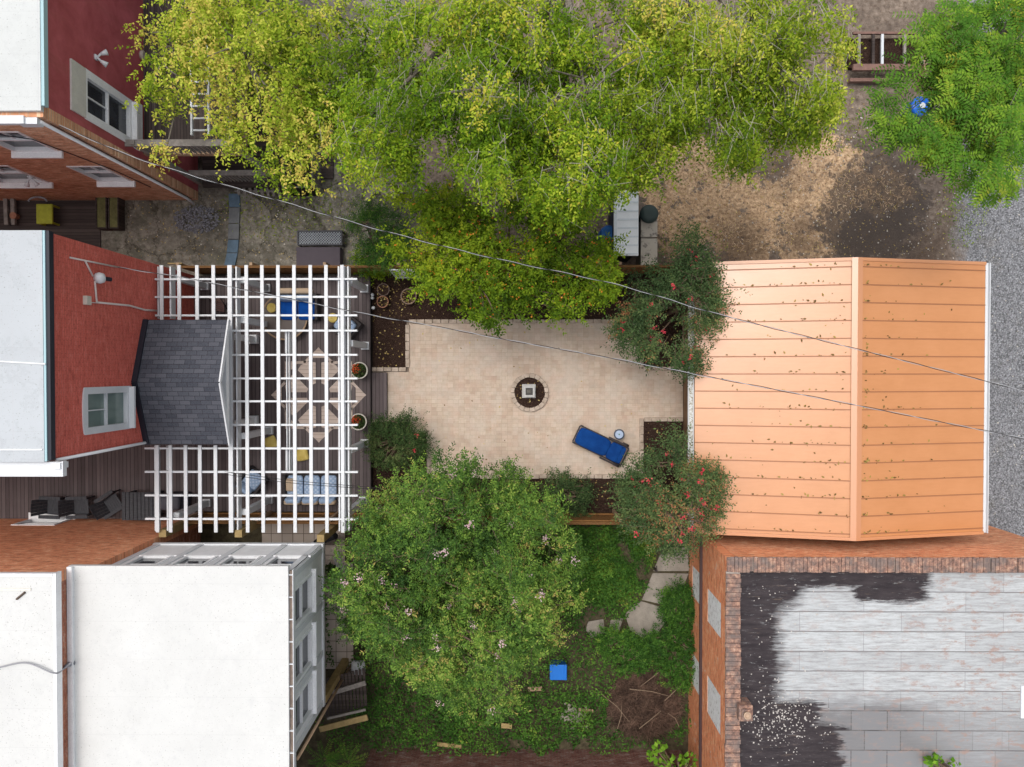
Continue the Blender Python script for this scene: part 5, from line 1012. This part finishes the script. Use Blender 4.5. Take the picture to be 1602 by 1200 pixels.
pin_l = leafmat('pinnate_leaves', (0, (.035, .11, .01)), (.4, (.09, .22, .02)), (.75, (.21, .36, .03)), (1, (.48, .50, .06)))
myr_l = leafmat('crape_leaves', (0, (.025, .065, .018)), (.4, (.085, .18, .032)), (.7, (.19, .33, .05)), (.93, (.36, .45, .09)), (1, (.42, .34, .10)))
dk_l = leafmat('dark_grey_green_leaves', (0, (.03, .06, .022)), (.5, (.085, .145, .05)), (.85, (.18, .24, .08)), (1, (.40, .17, .08)))
shr_l = leafmat('shrub_leaves', (0, (.018, .04, .014)), (.6, (.06, .11, .032)), (1, (.16, .2, .07)))
grn_l = leafmat('ground_cover_leaves', (0, (.02, .06, .012)), (.5, (.065, .17, .025)), (.9, (.17, .33, .045)), (1, (.3, .34, .06)))
pinkw = M('pale_pink_petals', lambda n: n.ramp(n.attr('tint'), (0, (.62, .36, .40)), (1, (.85, .68, .68))), rough=.6, transl=.3)
redp = M('red_petals', lambda n: n.ramp(n.attr('tint'), (0, (.45, .03, .05)), (.7, (.72, .06, .09)), (1, (.7, .16, .13))), rough=.6, transl=.25)
orp = M('orange_berries', lambda n: n.ramp(n.attr('tint'), (0, (.60, .13, .01)), (1, (.80, .30, .03))), rough=.5, transl=.15)
def ell_sample(ells, n, edge=1.0):
    wts = np.array([e[2]*e[3] for e in ells], float); idx = rng.choice(len(ells), n, p=wts/wts.sum()); a = rng.uniform(0, 2*np.pi, n); q = np.sqrt(rng.uniform(0, 1, n))*edge
    return idx, a, q
def tree(name, label, cat, trunk, ells, zr, ncl, nsp, m, L, mat, group=None, spray=.8, droop=.25, cr=.45, wr=.42, out=.8, bark=None, twf=.35, tb=.5, nmain=7, trunk_r=.2, cz=.25, limbs=True, tsd=.16, up=.8, amp=.45, gap=0, twb=False, minsep=0):
    bark = bark or bark_g; T = W(*trunk, 0); o = thing(name, T, label, cat, group); idx, a, q = ell_sample(ells, ncl*6); C = []; E = []
    for i, aa, qq in zip(idx, a, q):
        e = ells[i]; z0, z1 = e[4:6] if len(e) > 4 else zr; z = z0+(z1-z0)*math.sqrt(max(0, 1-.85*qq*qq))*random.uniform(.5, 1); p = W(e[0]+e[2]*qq*math.cos(aa), e[1]+e[3]*qq*math.sin(aa), z)
        nv = mnoise.noise(Vector((p.x*.55+T.x, p.y*.55, 4.2))); p.z += nv*amp*(z1-z0)
        if gap and mnoise.noise(Vector((p.x*.75, p.y*.75+T.x, 9.1))) < -gap: continue
        if minsep and any((p-c).length < minsep for c in C): continue
        C.append(p)
        if len(C) >= ncl: break
    C = np.array([tuple(c) for c in C]); ncl = len(C); ctint = np.clip(rng.normal(tb, tsd*.75, ncl)+.32*np.array([mnoise.noise(Vector((c[0]*.42, c[1]*.42, 1.7))) for c in C]), .03, .97); TT = np.array([T.x, T.y, 0.0])
    csz = rng.uniform(.6, 1.3, ncl); k = rng.choice(ncl, ncl*nsp, p=csz/csz.sum()); S = len(k); B = C[k]+rng.normal(0, 1, (S, 3))*np.array([cr, cr, cz])*csz[k][:, None]
    O = B-TT; O[:, 2] = 0; O = nrm(O); O = nrm(O*out+rng.normal(0, .55, (S, 3))*np.array([1, 1, .45])); l = spray*rng.uniform(.5, 1.25, S)
    tt = np.tile(np.linspace(.12, 1, m), S)+rng.normal(0, .03, S*m); r = np.repeat(np.arange(S), m)
    P = B[r]+O[r]*(l[r]*tt)[:, None]; P[:, 2] -= droop*(l[r]*tt*tt); Dr = O[r].copy(); Dr[:, 2] -= droop*tt*1.3
    side = nrm(np.cross(Dr, np.tile([[0, 0, 1.0]], (len(r), 1)))); sg = np.where(np.arange(len(r)) % 2 == 0, 1, -1)[:, None]
    D = nrm(Dr*.75+side*sg*.85+rng.normal(0, .3, (len(r), 3))); N = nrm(np.array([0, 0, up])+rng.normal(0, .42, (len(r), 3))); Ls = L*rng.uniform(.65, 1.25, len(r))
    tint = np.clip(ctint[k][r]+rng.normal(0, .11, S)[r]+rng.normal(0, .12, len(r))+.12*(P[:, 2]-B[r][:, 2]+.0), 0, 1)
    leaves('crown', P, D, N, Ls, Ls*wr, tint, mat, o)
    sel = rng.uniform(0, 1, S) < twf; E = B+O*l[:, None]*.8; E[:, 2] -= droop*l*.64
    if sel.sum() > 40: twigs('thin_twigs', B[sel]-O[sel]*.25, E[sel], np.full(sel.sum(), .009 if twb else .006), bark_p if twb else bark, o)
    if limbs:
        zt = C[:, 2].mean(); th = max(.4, zt*.42); mb = MB(); tp = [T, T+Vector((random.uniform(-.1, .1), random.uniform(-.1, .1), th*.6)), T+Vector((random.uniform(-.15, .15), random.uniform(-.1, .1), th))]; mb.tube(tp, [trunk_r, trunk_r*.8, trunk_r*.7], 9); mb.build('trunk', bark, o, smooth=True)
        order = rng.permutation(ncl); mains = []; mb = MB()
        for c in order:
            v = Vector(C[c]); 
            if len(mains) < nmain:
                if any((v-x[-1]).length < 1.2 for x in mains) and len(mains) > 1 and random.random() < .7: continue
                a_, b_ = tp[-1], v-Vector((0, 0, .35)); md = a_.lerp(b_, .45)+Vector((0, 0, (v.z-th)*.12)); pts = spline([a_, md, b_], 7); mains.append(pts); n_ = len(pts); mb.tube(pts, [max(.012, trunk_r*.5*(1-i/n_)**.8) for i in range(n_)], 6)
        for c in order[:110]:
            v = Vector(C[c]); best = min(((q-v).length, mi, qi) for mi, mm in enumerate(mains) for qi, q in enumerate(mm[1:]))
            if best[0] < .2: continue
            a_ = mains[best[1]][best[2]+1]; md = a_.lerp(v, .5)+Vector((random.uniform(-.1, .1), random.uniform(-.1, .1), .12)); pts = spline([a_, md, v], 4); n_ = len(pts); mb.tube(pts, [.032*(1-i/n_)+.006 for i in range(n_)], 4)
        mb.build('branches', bark, o, smooth=True)
    return o, C, B
def blooms(o, B, n, r, per, L, mat, name='blossom', dz=.12, sel=None):
    i = rng.choice(len(B), n, replace=False) if n < len(B) else np.arange(len(B)); P = B[i]+np.array([0, 0, dz]); P = np.repeat(P, per, 0)+rng.normal(0, 1, (len(i)*per, 3))*r; nn = len(P)
    leaves(name, P, rng.normal(0, 1, (nn, 3))*np.array([1, 1, .3]), nrm(np.array([0, 0, 1.0])+rng.normal(0, .5, (nn, 3))), L*rng.uniform(.7, 1.3, nn), L*rng.uniform(.7, 1.1, nn), rng.uniform(0, 1, nn), mat, o)
def compound(name, P, O, l, nl, L, mat, parent, tb, droop=.3, wr=.36):
    """pinnate fronds: leaflets in pairs along a rachis"""
    S = len(P); r = np.repeat(np.arange(S), nl*2); t = np.tile(np.repeat(np.linspace(.12, 1, nl), 2), S); sg = np.tile(np.array([1, -1]), S*nl)[:, None]
    Q = P[r]+O[r]*(l[r]*t)[:, None]; Q[:, 2] -= droop*l[r]*t*t; Dr = O[r].copy(); Dr[:, 2] -= droop*1.5*t; side = nrm(np.cross(Dr, np.tile([[0, 0, 1.0]], (len(r), 1))))
    D = nrm(Dr*.45+side*sg+rng.normal(0, .1, (len(r), 3))); N = nrm(np.cross(side, Dr)*1.0+rng.normal(0, .14, (len(r), 3))); N[N[:, 2] < 0] *= -1
    Ls = L*(1-.45*np.abs(t-.5))*rng.uniform(.85, 1.15, len(r)); leaves(name, Q, D, N, Ls, Ls*wr, np.clip(tb[r]+rng.normal(0, .07, len(r)), 0, 1), mat, parent)
    E = P+O*l[:, None]; E[:, 2] -= droop*l; twigs('leaf_stems', P, E, np.full(S, .006), mat_stem, parent)
mat_stem = M('green_stem', (.16, .2, .05), rough=.7)
G = 'yellow green trees over the neighbour yards'
# big yellow-green trees along the top
TB = tree('deciduous_tree', 'yellow leaved tree overhanging the tall back deck and ladder at the upper left', 'tree', (420, -30),
     [(275, 40, 70, 55), (340, 20, 40, 30), (395, 60, 110, 70), (440, 140, 95, 90), (255, 125, 45, 22), (372, 165, 36, 42), (520, 90, 80, 90), (520, 190, 60, 50), (395, 215, 50, 32), (265, 232, 22, 18), (470, 262, 18, 28), (245, 20, 40, 25)], (5.6, 8.8), 125, 26, 9, .105, elm_l2, G, spray=.5, droop=.35, cr=.24, tb=.58, twf=.06, nmain=8, trunk_r=.24, wr=.52, tsd=.2, out=.5, minsep=.35, gap=.34)
TA = tree('deciduous_tree', 'largest yellow green tree with drooping twigs, filling the top centre', 'tree', (860, 30),
     [(640, 60, 90, 90), (620, 170, 80, 90), (690, 210, 80, 60), (590, 235, 45, 40), (780, 150, 120, 110), (760, 260, 70, 45), (890, 200, 90, 110), (880, 300, 70, 40), (960, 100, 90, 100), (830, 30, 110, 60), (932, 272, 40, 40)], (6.4, 10.4), 260, 30, 9, .10, elm_l, G, spray=.5, droop=.5, cr=.21, tb=.56, twf=.22, nmain=13, trunk_r=.34, out=.75, wr=.48, tsd=.2, minsep=.3, gap=.2, twb=True)
TC = tree('deciduous_tree', 'yellow green tree with long pale limbs, right of top centre above the bare earth', 'tree', (1010, 20),
     [(1080, 70, 90, 80), (1180, 60, 110, 80), (1265, 55, 52, 65), (1120, 170, 110, 60), (1220, 160, 85, 50), (1040, 230, 80, 50), (1150, 225, 50, 18), (1010, 160, 70, 80), (1280, 150, 30, 30), (972, 268, 20, 20)], (6.2, 9.8), 190, 30, 9, .10, elm_l2, G, spray=.5, droop=.5, cr=.21, tb=.52, twf=.25, nmain=14, trunk_r=.3, out=.8, wr=.48, tsd=.2, minsep=.3, gap=.22, twb=True)
TD = tree('orange_berry_tree', 'round green tree dotted with orange berries, reaching over the upper edge of the patio', 'tree', (790, 400),
     [(690, 370, 75, 60), (790, 400, 100, 85), (870, 400, 85, 85), (712, 445, 50, 42), (640, 320, 25, 30), (925, 425, 30, 32), (765, 480, 35, 30), (860, 480, 45, 20), (757, 512, 18, 16), (680, 330, 60, 30), (800, 330, 90, 40)], (3.0, 5.3), 170, 26, 8, .115, mid_l, spray=.38, droop=.25, cr=.2, tb=.5, twf=.06, nmain=8, trunk_r=.14, bark=bark_b, wr=.48, tsd=.2, out=.4, minsep=.22, gap=.36)
i = TD[2][:, 1] < 8.5; blooms(TD[0], TD[2], 420, .03, 2, .055, orp, 'berries', .15)
# bright large leaved young tree showing through the crown
def bigleaf(label, name, trunk, ells, z, n, L, mat, tb=.55, wr=.75, cat='tree', up=1.0, zb=0.0):
    T = W(*trunk, zb); o = thing(name, T, label, cat); idx, a, q = ell_sample(ells, n); P = []
    for i, aa, qq in zip(idx, a, q): e = ells[i]; v = W(e[0]+e[2]*qq*math.cos(aa), e[1]+e[3]*qq*math.sin(aa), z-1.0*qq*qq-random.uniform(0, .7)); P.append(tuple(v))
    P = np.array(P); D = P-np.array([T.x, T.y, 0]); D[:, 2] = 0; D = nrm(nrm(D)+rng.normal(0, .8, (n, 3))*np.array([1, 1, .3])); N = nrm(np.array([0, 0, up])+rng.normal(0, .35, (n, 3)))
    Ls = L*rng.uniform(.7, 1.2, n); leaves('crown', P, D, N, Ls, Ls*wr, np.clip(rng.normal(tb, .2, n), 0, 1), mat, o)
    m = MB(); zc = (z-zb)*.55; m.tube([T, T+Vector((.1, 0, zc)), Vector(P.mean(0))-Vector((0, 0, .4))], [.12, .09, .04] if z > 4 and not zb else [.02, .018, .012], 8); m.build('trunk', bark_b, o, smooth=True)
    m = MB()
    for i in rng.choice(n, min(24, n), replace=False): m.tube([T+Vector((.1, 0, zc)), Vector(P[i])*.6+T*.4+Vector((0, 0, .25*P[i][2])) if False else (T+Vector((.1, 0, zc))).lerp(Vector(P[i]), .6)+Vector((0, 0, .3)), Vector(P[i])], [.035, .02, .008], 5)
    m.build('branches', bark_b, o, smooth=True); return o
bigleaf('bright green large leaved tree top poking through the yellow green crown at top centre', 'broadleaf_tree', (775, 90), [(770, 50, 55, 50), (745, 90, 35, 30), (800, 85, 28, 28)], 9.6, 420, .2, mid_l)
# pinnate tree, upper right
def pinnate(label, trunk, ells, zr, ncl, nf, fl, nl, L, mat, tb=.5, tsd=.17):
    T = W(*trunk, 0); o = thing('pinnate_tree', T, label, 'tree'); idx, a, q = ell_sample(ells, ncl); C = []
    for i, aa, qq in zip(idx, a, q): e = ells[i]; z = zr[0]+(zr[1]-zr[0])*math.sqrt(1-.8*qq*qq)*random.uniform(.75, 1); C.append(tuple(W(e[0]+e[2]*qq*math.cos(aa), e[1]+e[3]*qq*math.sin(aa), z)))
    C = np.array(C); k = np.repeat(np.arange(ncl), nf); S = len(k); ct = np.clip(rng.normal(tb, tsd, ncl), 0, 1); th = np.tile(np.linspace(0, 2*np.pi, nf, endpoint=False), ncl)+rng.normal(0, .3, S)
    O = nrm(np.stack([np.cos(th), np.sin(th), rng.uniform(-.1, .35, S)], 1)); compound('crown', C[k]+rng.normal(0, .06, (S, 3)), O, fl*rng.uniform(.7, 1.2, S), nl, L, mat, o, np.clip(ct[k]+rng.normal(0, .08, S), 0, 1), .35)
    m = MB(); th = zr[0]*.5; m.tube([T, T+Vector((-.1, .1, th))], [.2, .15], 9); m.build('trunk', bark_g, o, smooth=True); m = MB()
    for c in C[rng.permutation(ncl)[:60]]: v = Vector(c); a_ = T+Vector((-.1, .1, th)); m.tube(spline([a_, a_.lerp(v, .5)+Vector((0, 0, .5)), v], 4), [.05, .045, .04, .035, .03, .025, .02, .014, .008], 5)
    m.build('branches', bark_g, o, smooth=True); return o
pinnate('bright green tree with feathery compound leaves at the upper right corner', (1560, 60), [(1580, 60, 60, 70), (1530, 120, 60, 60), (1450, 215, 45, 38), (1505, 150, 45, 48), (1570, 190, 50, 60), (1550, 275, 38, 32), (1385, 150, 30, 22), (1455, 70, 22, 45), (1500, 60, 40, 55), (1400, 195, 25, 22), (1500, 235, 40, 30), (1410, 118, 25, 15)], (5.0, 8.8), 250, 7, .52, 7, .145, pin_l, .48, .22)
# crape myrtles
TG = tree('crape_myrtle_tree', 'large crape myrtle with sparse pale pink flowers below the patio', 'tree', (720, 930),
     [(720, 830, 150, 95), (640, 880, 95, 90), (780, 930, 120, 100), (640, 980, 100, 75), (740, 1020, 110, 70), (840, 880, 65, 80), (570, 930, 45, 60), (700, 740, 40, 32), (655, 775, 60, 40), (790, 745, 14, 28), (575, 830, 45, 35), (845, 985, 36, 36), (735, 1090, 70, 30), (835, 795, 38, 36), (800, 800, 50, 40), (672, 1060, 40, 40)], (2.8, 5.9), 430, 30, 8, .095, myr_l, spray=.36, droop=.2, cr=.18, minsep=.2, out=.4, tb=.5, twf=.1, nmain=12, trunk_r=.16, bark=bark_b, wr=.42, tsd=.2, gap=.42, amp=.5)
blooms(TG[0], TG[2], 62, .06, 22, .05, pinkw, 'blossom', .25)
H1 = tree('crape_myrtle_tree', 'dark leaved tree with red blossom overlapping the upper left corner of the orange roof', 'tree', (1045, 490), [(1050, 470, 62, 55), (1030, 510, 60, 42), (1085, 450, 30, 35), (1055, 545, 42, 32), (1100, 480, 25, 30), (1075, 395, 12, 22), (985, 510, 22, 18), (1110, 430, 16, 12)], (2.8, 4.4), 75, 28, 8, .095, dk_l, 'small dark trees with red blossom beside the garage', spray=.5, droop=.15, cr=.17, tb=.45, twf=.12, minsep=.2, nmain=8, trunk_r=.09, bark=bark_b, wr=.42, tsd=.2, gap=.3)
blooms(H1[0], H1[2], 26, .04, 12, .06, redp, dz=.2)
H2 = tree('crape_myrtle_tree', 'dark leaved tree with red blossom overlapping the lower left corner of the orange roof', 'tree', (1045, 775), [(1050, 770, 60, 50), (1060, 800, 60, 42), (1020, 790, 45, 42), (1090, 760, 32, 34), (1040, 715, 30, 24), (1115, 790, 18, 22), (1035, 840, 35, 16)], (2.8, 4.4), 75, 28, 8, .095, dk_l, 'small dark trees with red blossom beside the garage', spray=.5, droop=.15, cr=.17, tb=.45, twf=.12, minsep=.2, nmain=8, trunk_r=.09, bark=bark_b, wr=.42, tsd=.2, gap=.3)
blooms(H2[0], H2[2], 32, .04, 12, .06, redp, dz=.2)
# shrubs
def shrub(name, label, trunk, ells, zr, ncl, nsp, L, mat, tb=.5, **k): return tree(name, label, 'shrub', trunk, ells, zr, ncl, nsp, 7, L, mat, spray=.28, droop=.15, cr=.14, cz=.14, tb=tb, twf=0, nmain=5, trunk_r=.04, bark=bark_b, **k)
s = shrub('round_bush', 'dark round bush with one coral bloom at the corner of deck and patio', (622, 700), [(622, 695, 38, 42), (610, 670, 25, 20), (645, 690, 20, 28)], (.8, 1.5), 60, 18, .075, shr_l); blooms(s[0], s[2], 2, .03, 12, .06, redp)
s = shrub('rose_bush', 'grey green rose bush at the lower patio edge left of the bare mulch', (888, 770), [(890, 765, 28, 20), (868, 755, 20, 12), (900, 785, 18, 18)], (.5, 1.1), 30, 16, .08, dk_l, tb=.4)
s = shrub('evergreen_shrub', 'feathery dark green shrub by the fence left of the orange berry tree', (592, 370), [(590, 360, 36, 32), (600, 395, 40, 25), (575, 345, 25, 15)], (1.4, 2.3), 70, 20, .09, leafmat('fir_green', (0, (.015, .05, .012)), (.6, (.05, .13, .025)), (1, (.13, .24, .04))), wr=.25)
for lab, tk, el, mt in (('mossy green low bush between the lattice bench and the feathery shrub', (575, 400), [(585, 405, 20, 12)], mid_l), ('low weedy green tuft at the foot of the orange brick wall, upper one', (1068, 960), [(1065, 955, 22, 30)], grn_l), ('wide low bushy green patch right of the concrete path end', (1045, 1010), [(1050, 1010, 35, 30), (1065, 1045, 22, 30)], grn_l), ('green weed clump left of the pale stepping slabs', (960, 1000), [(965, 1005, 30, 16), (990, 1025, 30, 18)], grn_l)):
    shrub('bush', lab, tk, el, (.4, 1.0), 46, 16, .09, mt)
pl = bigleaf('small bright green sapling at the bottom edge near the brick warehouse', 'sapling', (1040, 1166), [(1030, 1180, 16, 18), (1050, 1195, 20, 12), (1075, 1190, 14, 14)], 2.6, 130, .17, brt_l)
bigleaf('tiny yellow green sapling top above the lower roof edge of the warehouse', 'sapling', (1474, 1196), [(1462, 1192, 14, 9), (1490, 1198, 12, 6)], 5.7, 60, .16, brt_l, zb=zr5)
# fern like palms bottom left
for lab, px, py in (('feathery fern with dark fronds at the bottom left of the garden', 508, 1188), ('feathery fern just right of the other one at the bottom edge', 545, 1192)):
    p = W(px, py, .5); o = thing('fern', (p.x, p.y, 0), lab, 'fern'); n_ = 12; th = rng.uniform(0, 2*np.pi, n_); O = nrm(np.stack([np.cos(th), np.sin(th), rng.uniform(.2, .5, n_)], 1)); compound('fronds', np.tile([[p.x, p.y, .5]], (n_, 1)), O, rng.uniform(.6, .9, n_), 13, .15, grn_l, o, rng.uniform(.5, .95, n_), .4, wr=.22)
    m = MB(); m.tube([(p.x, p.y, 0), (p.x, p.y, .5)], [.05, .03], 6); m.build('stem', bark_b, o)
# ground cover leaves (uncountable)
def cover(name, label, n, ells, holes, L, mat, h=.3, tb=.5, wr=.6, cat='ground cover', z0=.02, upn=.8):
    wts = np.array([e[2]*e[3] for e in ells], float); idx = rng.choice(len(ells), n, p=wts/wts.sum()); u = rng.uniform(-1, 1, (n, 2)); px = np.array([e[:4] for e in ells])[idx]
    ok = (u**2).sum(1) < 1; X = px[:, 0]+px[:, 2]*u[:, 0]; Y = px[:, 1]+px[:, 3]*u[:, 1]
    for (hx, hy, rx_, ry_) in holes: ok &= ((X-hx)/rx_)**2+((Y-hy)/ry_)**2 > 1
    X, Y = X[ok], Y[ok]; wx = (X-NX)*H/F; wy = -(Y-NY)*H/F; nn = len(X)
    lf = np.array([mnoise.noise(Vector((a*.9, b*.9, 3.1)))+.6*mnoise.noise(Vector((a*2.7, b*2.7, 7.1))) for a, b in zip(wx, wy)]); keep = lf > -.42+rng.normal(0, .12, nn); wx, wy, lf = wx[keep], wy[keep], lf[keep]; nn = len(wx)
    z = z0+h*np.clip(.55+lf, .1, 1.4)*rng.uniform(.3, 1, nn); P = np.stack([wx, wy, z], 1); D = rng.normal(0, 1, (nn, 3))*np.array([1, 1, .3]); N = nrm(np.array([0, 0, upn])+rng.normal(0, .45, (nn, 3))); Ls = L*rng.uniform(.6, 1.3, nn)
    o = leaves(name, P, D, N, Ls, Ls*wr, np.clip(tb+.5*lf+rng.normal(0, .14, nn), 0, 1), mat); tag(o, label, cat, kind='stuff'); return o
cover('ground_cover', 'dark green leafy ground cover filling the lower garden', 60000, [(780, 1020, 330, 160), (620, 1120, 130, 60), (950, 870, 110, 55), (1060, 1000, 32, 160), (980, 940, 110, 60), (870, 1130, 200, 50), (800, 860, 200, 50)], [(1045, 895, 32, 52), (1012, 970, 34, 30), (1030, 940, 30, 25), (950, 978, 36, 14), (1010, 1100, 62, 55), (535, 960, 22, 90), (520, 1090, 30, 50), (874, 1052, 14, 13)], .09, grn_l, .75, .42)
cover('grass', 'dense fresh green grass between the lower fence and the concrete path', 24000, [(950, 870, 75, 48), (935, 910, 60, 40), (985, 850, 45, 25)], [], .10, grn_l, .25, .7, .22, 'grass', upn=.35)
cover('weeds', 'scattered yellow green weeds on the bare earth and yard edges', 3500, [(1130, 260, 90, 30), (1300, 215, 120, 30), (560, 320, 60, 50), (1080, 380, 60, 30), (1500, 330, 40, 60), (430, 330, 90, 50), (600, 410, 40, 12)], [], .07, mid_l, .05, .6, .5, 'weeds')
cover('straw', 'dry straw and dead grass tufts over the bare earth', 3500, [(1100, 310, 75, 60), (1180, 350, 75, 45), (1290, 295, 75, 45), (1050, 350, 30, 60), (1380, 300, 40, 30)], [], .16, leafmat('straw_blades', (0, (.35, .22, .12)), (.5, (.66, .46, .28)), (1, (.85, .68, .48)), transl=.1), .05, .5, .10, 'straw')
def litter(name, label, n, boxes, L, mat, zf, wr=.6):
    P = []
    wts = np.array([(b[1]-b[0])*(b[3]-b[2])*(b[4] if len(b) > 4 else 1) for b in boxes], float); idx = rng.choice(len(boxes), n, p=wts/wts.sum())
    for i in idx: b = boxes[i]; v = W(random.uniform(b[0], b[1]), random.uniform(b[2], b[3]), 0); P.append((v.x, v.y, zf(v.x, v.y)))
    P = np.array(P); nn = len(P); N = nrm(np.array([0, 0, 1.0])+rng.normal(0, .18, (nn, 3))); Ls = L*rng.uniform(.5, 1.3, nn); o = leaves(name, P, rng.normal(0, 1, (nn, 3))*np.array([1, 1, .05]), N, Ls, Ls*wr, rng.uniform(0, 1, nn), mat); tag(o, label, 'fallen leaves', kind='stuff'); return o
litter('fallen_leaves', 'small dry leaves scattered on the mulch beds and the patio', 800, [(583, 632, 440, 575, 3), (583, 1060, 430, 497, 2.2), (1008, 1066, 510, 572, 2), (1008, 1066, 662, 740, 2), (680, 1066, 748, 795, 3), (640, 1000, 510, 740, .12), (808, 850, 594, 634, 4)], .075, dry, lambda x, y: .06 if abs(y+.75) > .7 or abs(x-.39) > .6 else (.165 if (x-.39)**2+(y+.75)**2 < .3 else .05))
litter('small_stones', 'pale pebbles and chips lying on the bare earth and the alley edge', 900, [(1040, 1500, 170, 405, 1), (1500, 1600, 330, 840, .4), (200, 640, 300, 410, .3)], .055, M('pale_pebbles', lambda n: n.ramp(n.attr('tint'), (0, (.25, .23, .2)), (1, (.62, .58, .52))), rough=.9), lambda x, y: .018, .9)
litter('fallen_leaves', 'leaves and pale litter scattered over the broken concrete and bare earth', 2200, [(200, 640, 300, 410, 1), (1040, 1480, 160, 400, 1)], .06, dry, lambda x, y: .02)
# leaves caught along the roof seams
tw = leafmat('brown_roof_leaves', (0, (.10, .06, .02)), (.6, (.22, .15, .05)), (1, (.4, .32, .08)), transl=.05); P = []
for i in range(430):
    s_ = random.random(); x = (GXR-abs(random.gauss(0, 1.9))-.25) if s_ < .72 else (GXR+.25+abs(random.gauss(0, 1.6)))
    if random.random() < .18: x = GXR+.26+random.uniform(0, .12)
    yy = random.choice(ys_g)+random.uniform(.02, .09) if random.random() < .82 else random.uniform(GY0+.2, GY1-.2)
    if not (GX0+.05 < x < GX1-.05): continue
    z = zE+(x-GX0)/(GXR-GX0)*(zR-zE) if x < GXR else zE+(GX1-x)/(GX1-GXR)*(zR-zE); P.append((x, yy, z+.02))
P = np.array(P); nn = len(P); Ls = .10*rng.uniform(.4, 1.3, nn); tag(leaves('fallen_leaves', P, rng.normal(0, 1, (nn, 3))*np.array([1, .5, .05]), nrm(np.array([0, 0, 1.0])+rng.normal(0, .15, (nn, 3))), Ls, Ls*.5, rng.uniform(0, 1, nn), tw), 'brown leaf bits caught along the seams of the orange metal roof', 'fallen leaves', kind='stuff')
# pale debris on the tar part of the warehouse roof
P = []
for i in range(460):
    if random.random() < .75: v = W(random.gauss(1222, 26), random.gauss(1125, 26), zr5)
    else: v = W(random.uniform(1170, 1300), random.uniform(905, 1195), zr5)
    if v.x < LX+.5: continue
    P.append((v.x, v.y, zr5+.012))
P = np.array(P); nn = len(P); Ls = .06*rng.uniform(.3, 1.3, nn); tag(leaves('paint_flakes', P, rng.normal(0, 1, (nn, 3))*np.array([1, 1, .1]), nrm(np.array([0, 0, 1.0])+rng.normal(0, .25, (nn, 3))), Ls, Ls*.7, rng.uniform(0, 1, nn), M('pale_flakes', (.48, .45, .42), rough=.8)), 'pale flakes and debris scattered on the black tar of the warehouse roof', 'debris', kind='stuff')
# brush pile
o = thing('brush_pile', W(1010, 1100, 0), 'tangled pile of brown dead branches in the lower right of the garden', 'brush pile'); m = MB()
for i in range(1500):
    a, q = random.uniform(0, 6.28), math.sqrt(random.random()); v = W(1008+56*q*math.cos(a), 1098+52*q*math.sin(a), 0); t = random.uniform(0, 6.28); l = random.uniform(.15, .55); z = .05+.4*(1-q*q)*random.random(); d = Vector((math.cos(t)*l, math.sin(t)*l, random.uniform(-.08, .12)))
    m.tube([v+Vector((0, 0, z))-d, v+Vector((random.uniform(-.06, .06), random.uniform(-.06, .06), z+.05)), v+Vector((0, 0, z))+d], random.uniform(.005, .012), 3)
m.build('thin_sticks', M('brown_sticks', lambda n: n.ramp(n.noise(2.5, 4, .7), (.35, (.05, .03, .022)), (.7, (.17, .105, .075))), rough=.9), o)
m = MB()
for a, b in (((1000, 1140), (1034, 1112)), ((1040, 1096), (1066, 1070)), ((966, 1140), (972, 1104)), ((985, 1078), (1050, 1090)), ((1030, 1052), (1002, 1074)), ((1062, 1136), (1045, 1116)), ((940, 1085), (985, 1130))): m.tube([W(*a, .45), W((a[0]+b[0])/2+3, (a[1]+b[1])/2-2, .55), W(*b, .5)], [.018, .014, .008], 6)
m.build('branches', M('pale_sticks', (.22, .16, .11), rough=.9), o)
m = MB()
for i in range(60):
    v = W(random.gauss(897, 9), random.gauss(1115, 8), 0); s_ = random.uniform(.03, .08); T = Matrix.Translation((v.x, v.y, .28)) @ Matrix.Rotation(random.uniform(0, 3), 4, 'Z') @ Matrix.Rotation(random.uniform(-.5, .5), 4, 'X'); m.box(-s_, s_, -s_*.7, s_*.7, -s_*.4, s_*.4, T=T)
tag(m.build('rubble_heap', conc_m), 'small heap of pale rubble in the lower garden below the blue bin', 'rubble', kind='stuff')
m = MB()
for i in range(500):
    a, q = random.uniform(0, 6.28), math.sqrt(random.random()); v = W(308+36*q*math.cos(a), 343+22*q*math.sin(a), 0); s_ = random.uniform(.015, .04); z = .02+.12*(1-q*q); T = Matrix.Translation((v.x, v.y, z)) @ Matrix.Rotation(random.uniform(0, 3), 4, 'Z') @ Matrix.Rotation(random.uniform(-.8, .8), 4, 'X'); m.box(-s_, s_, -s_*.7, s_*.7, -s_*.5, s_*.5, T=T)
tag(m.build('gravel_heap', M('grey_gravel', lambda n: n.ramp(n.noise(20, 2, .5), (.3, (.10, .10, .115)), (.7, (.30, .30, .33))), rough=.9)), 'low heap of blue grey gravel on the broken concrete left of the slate strip', 'gravel', kind='stuff')
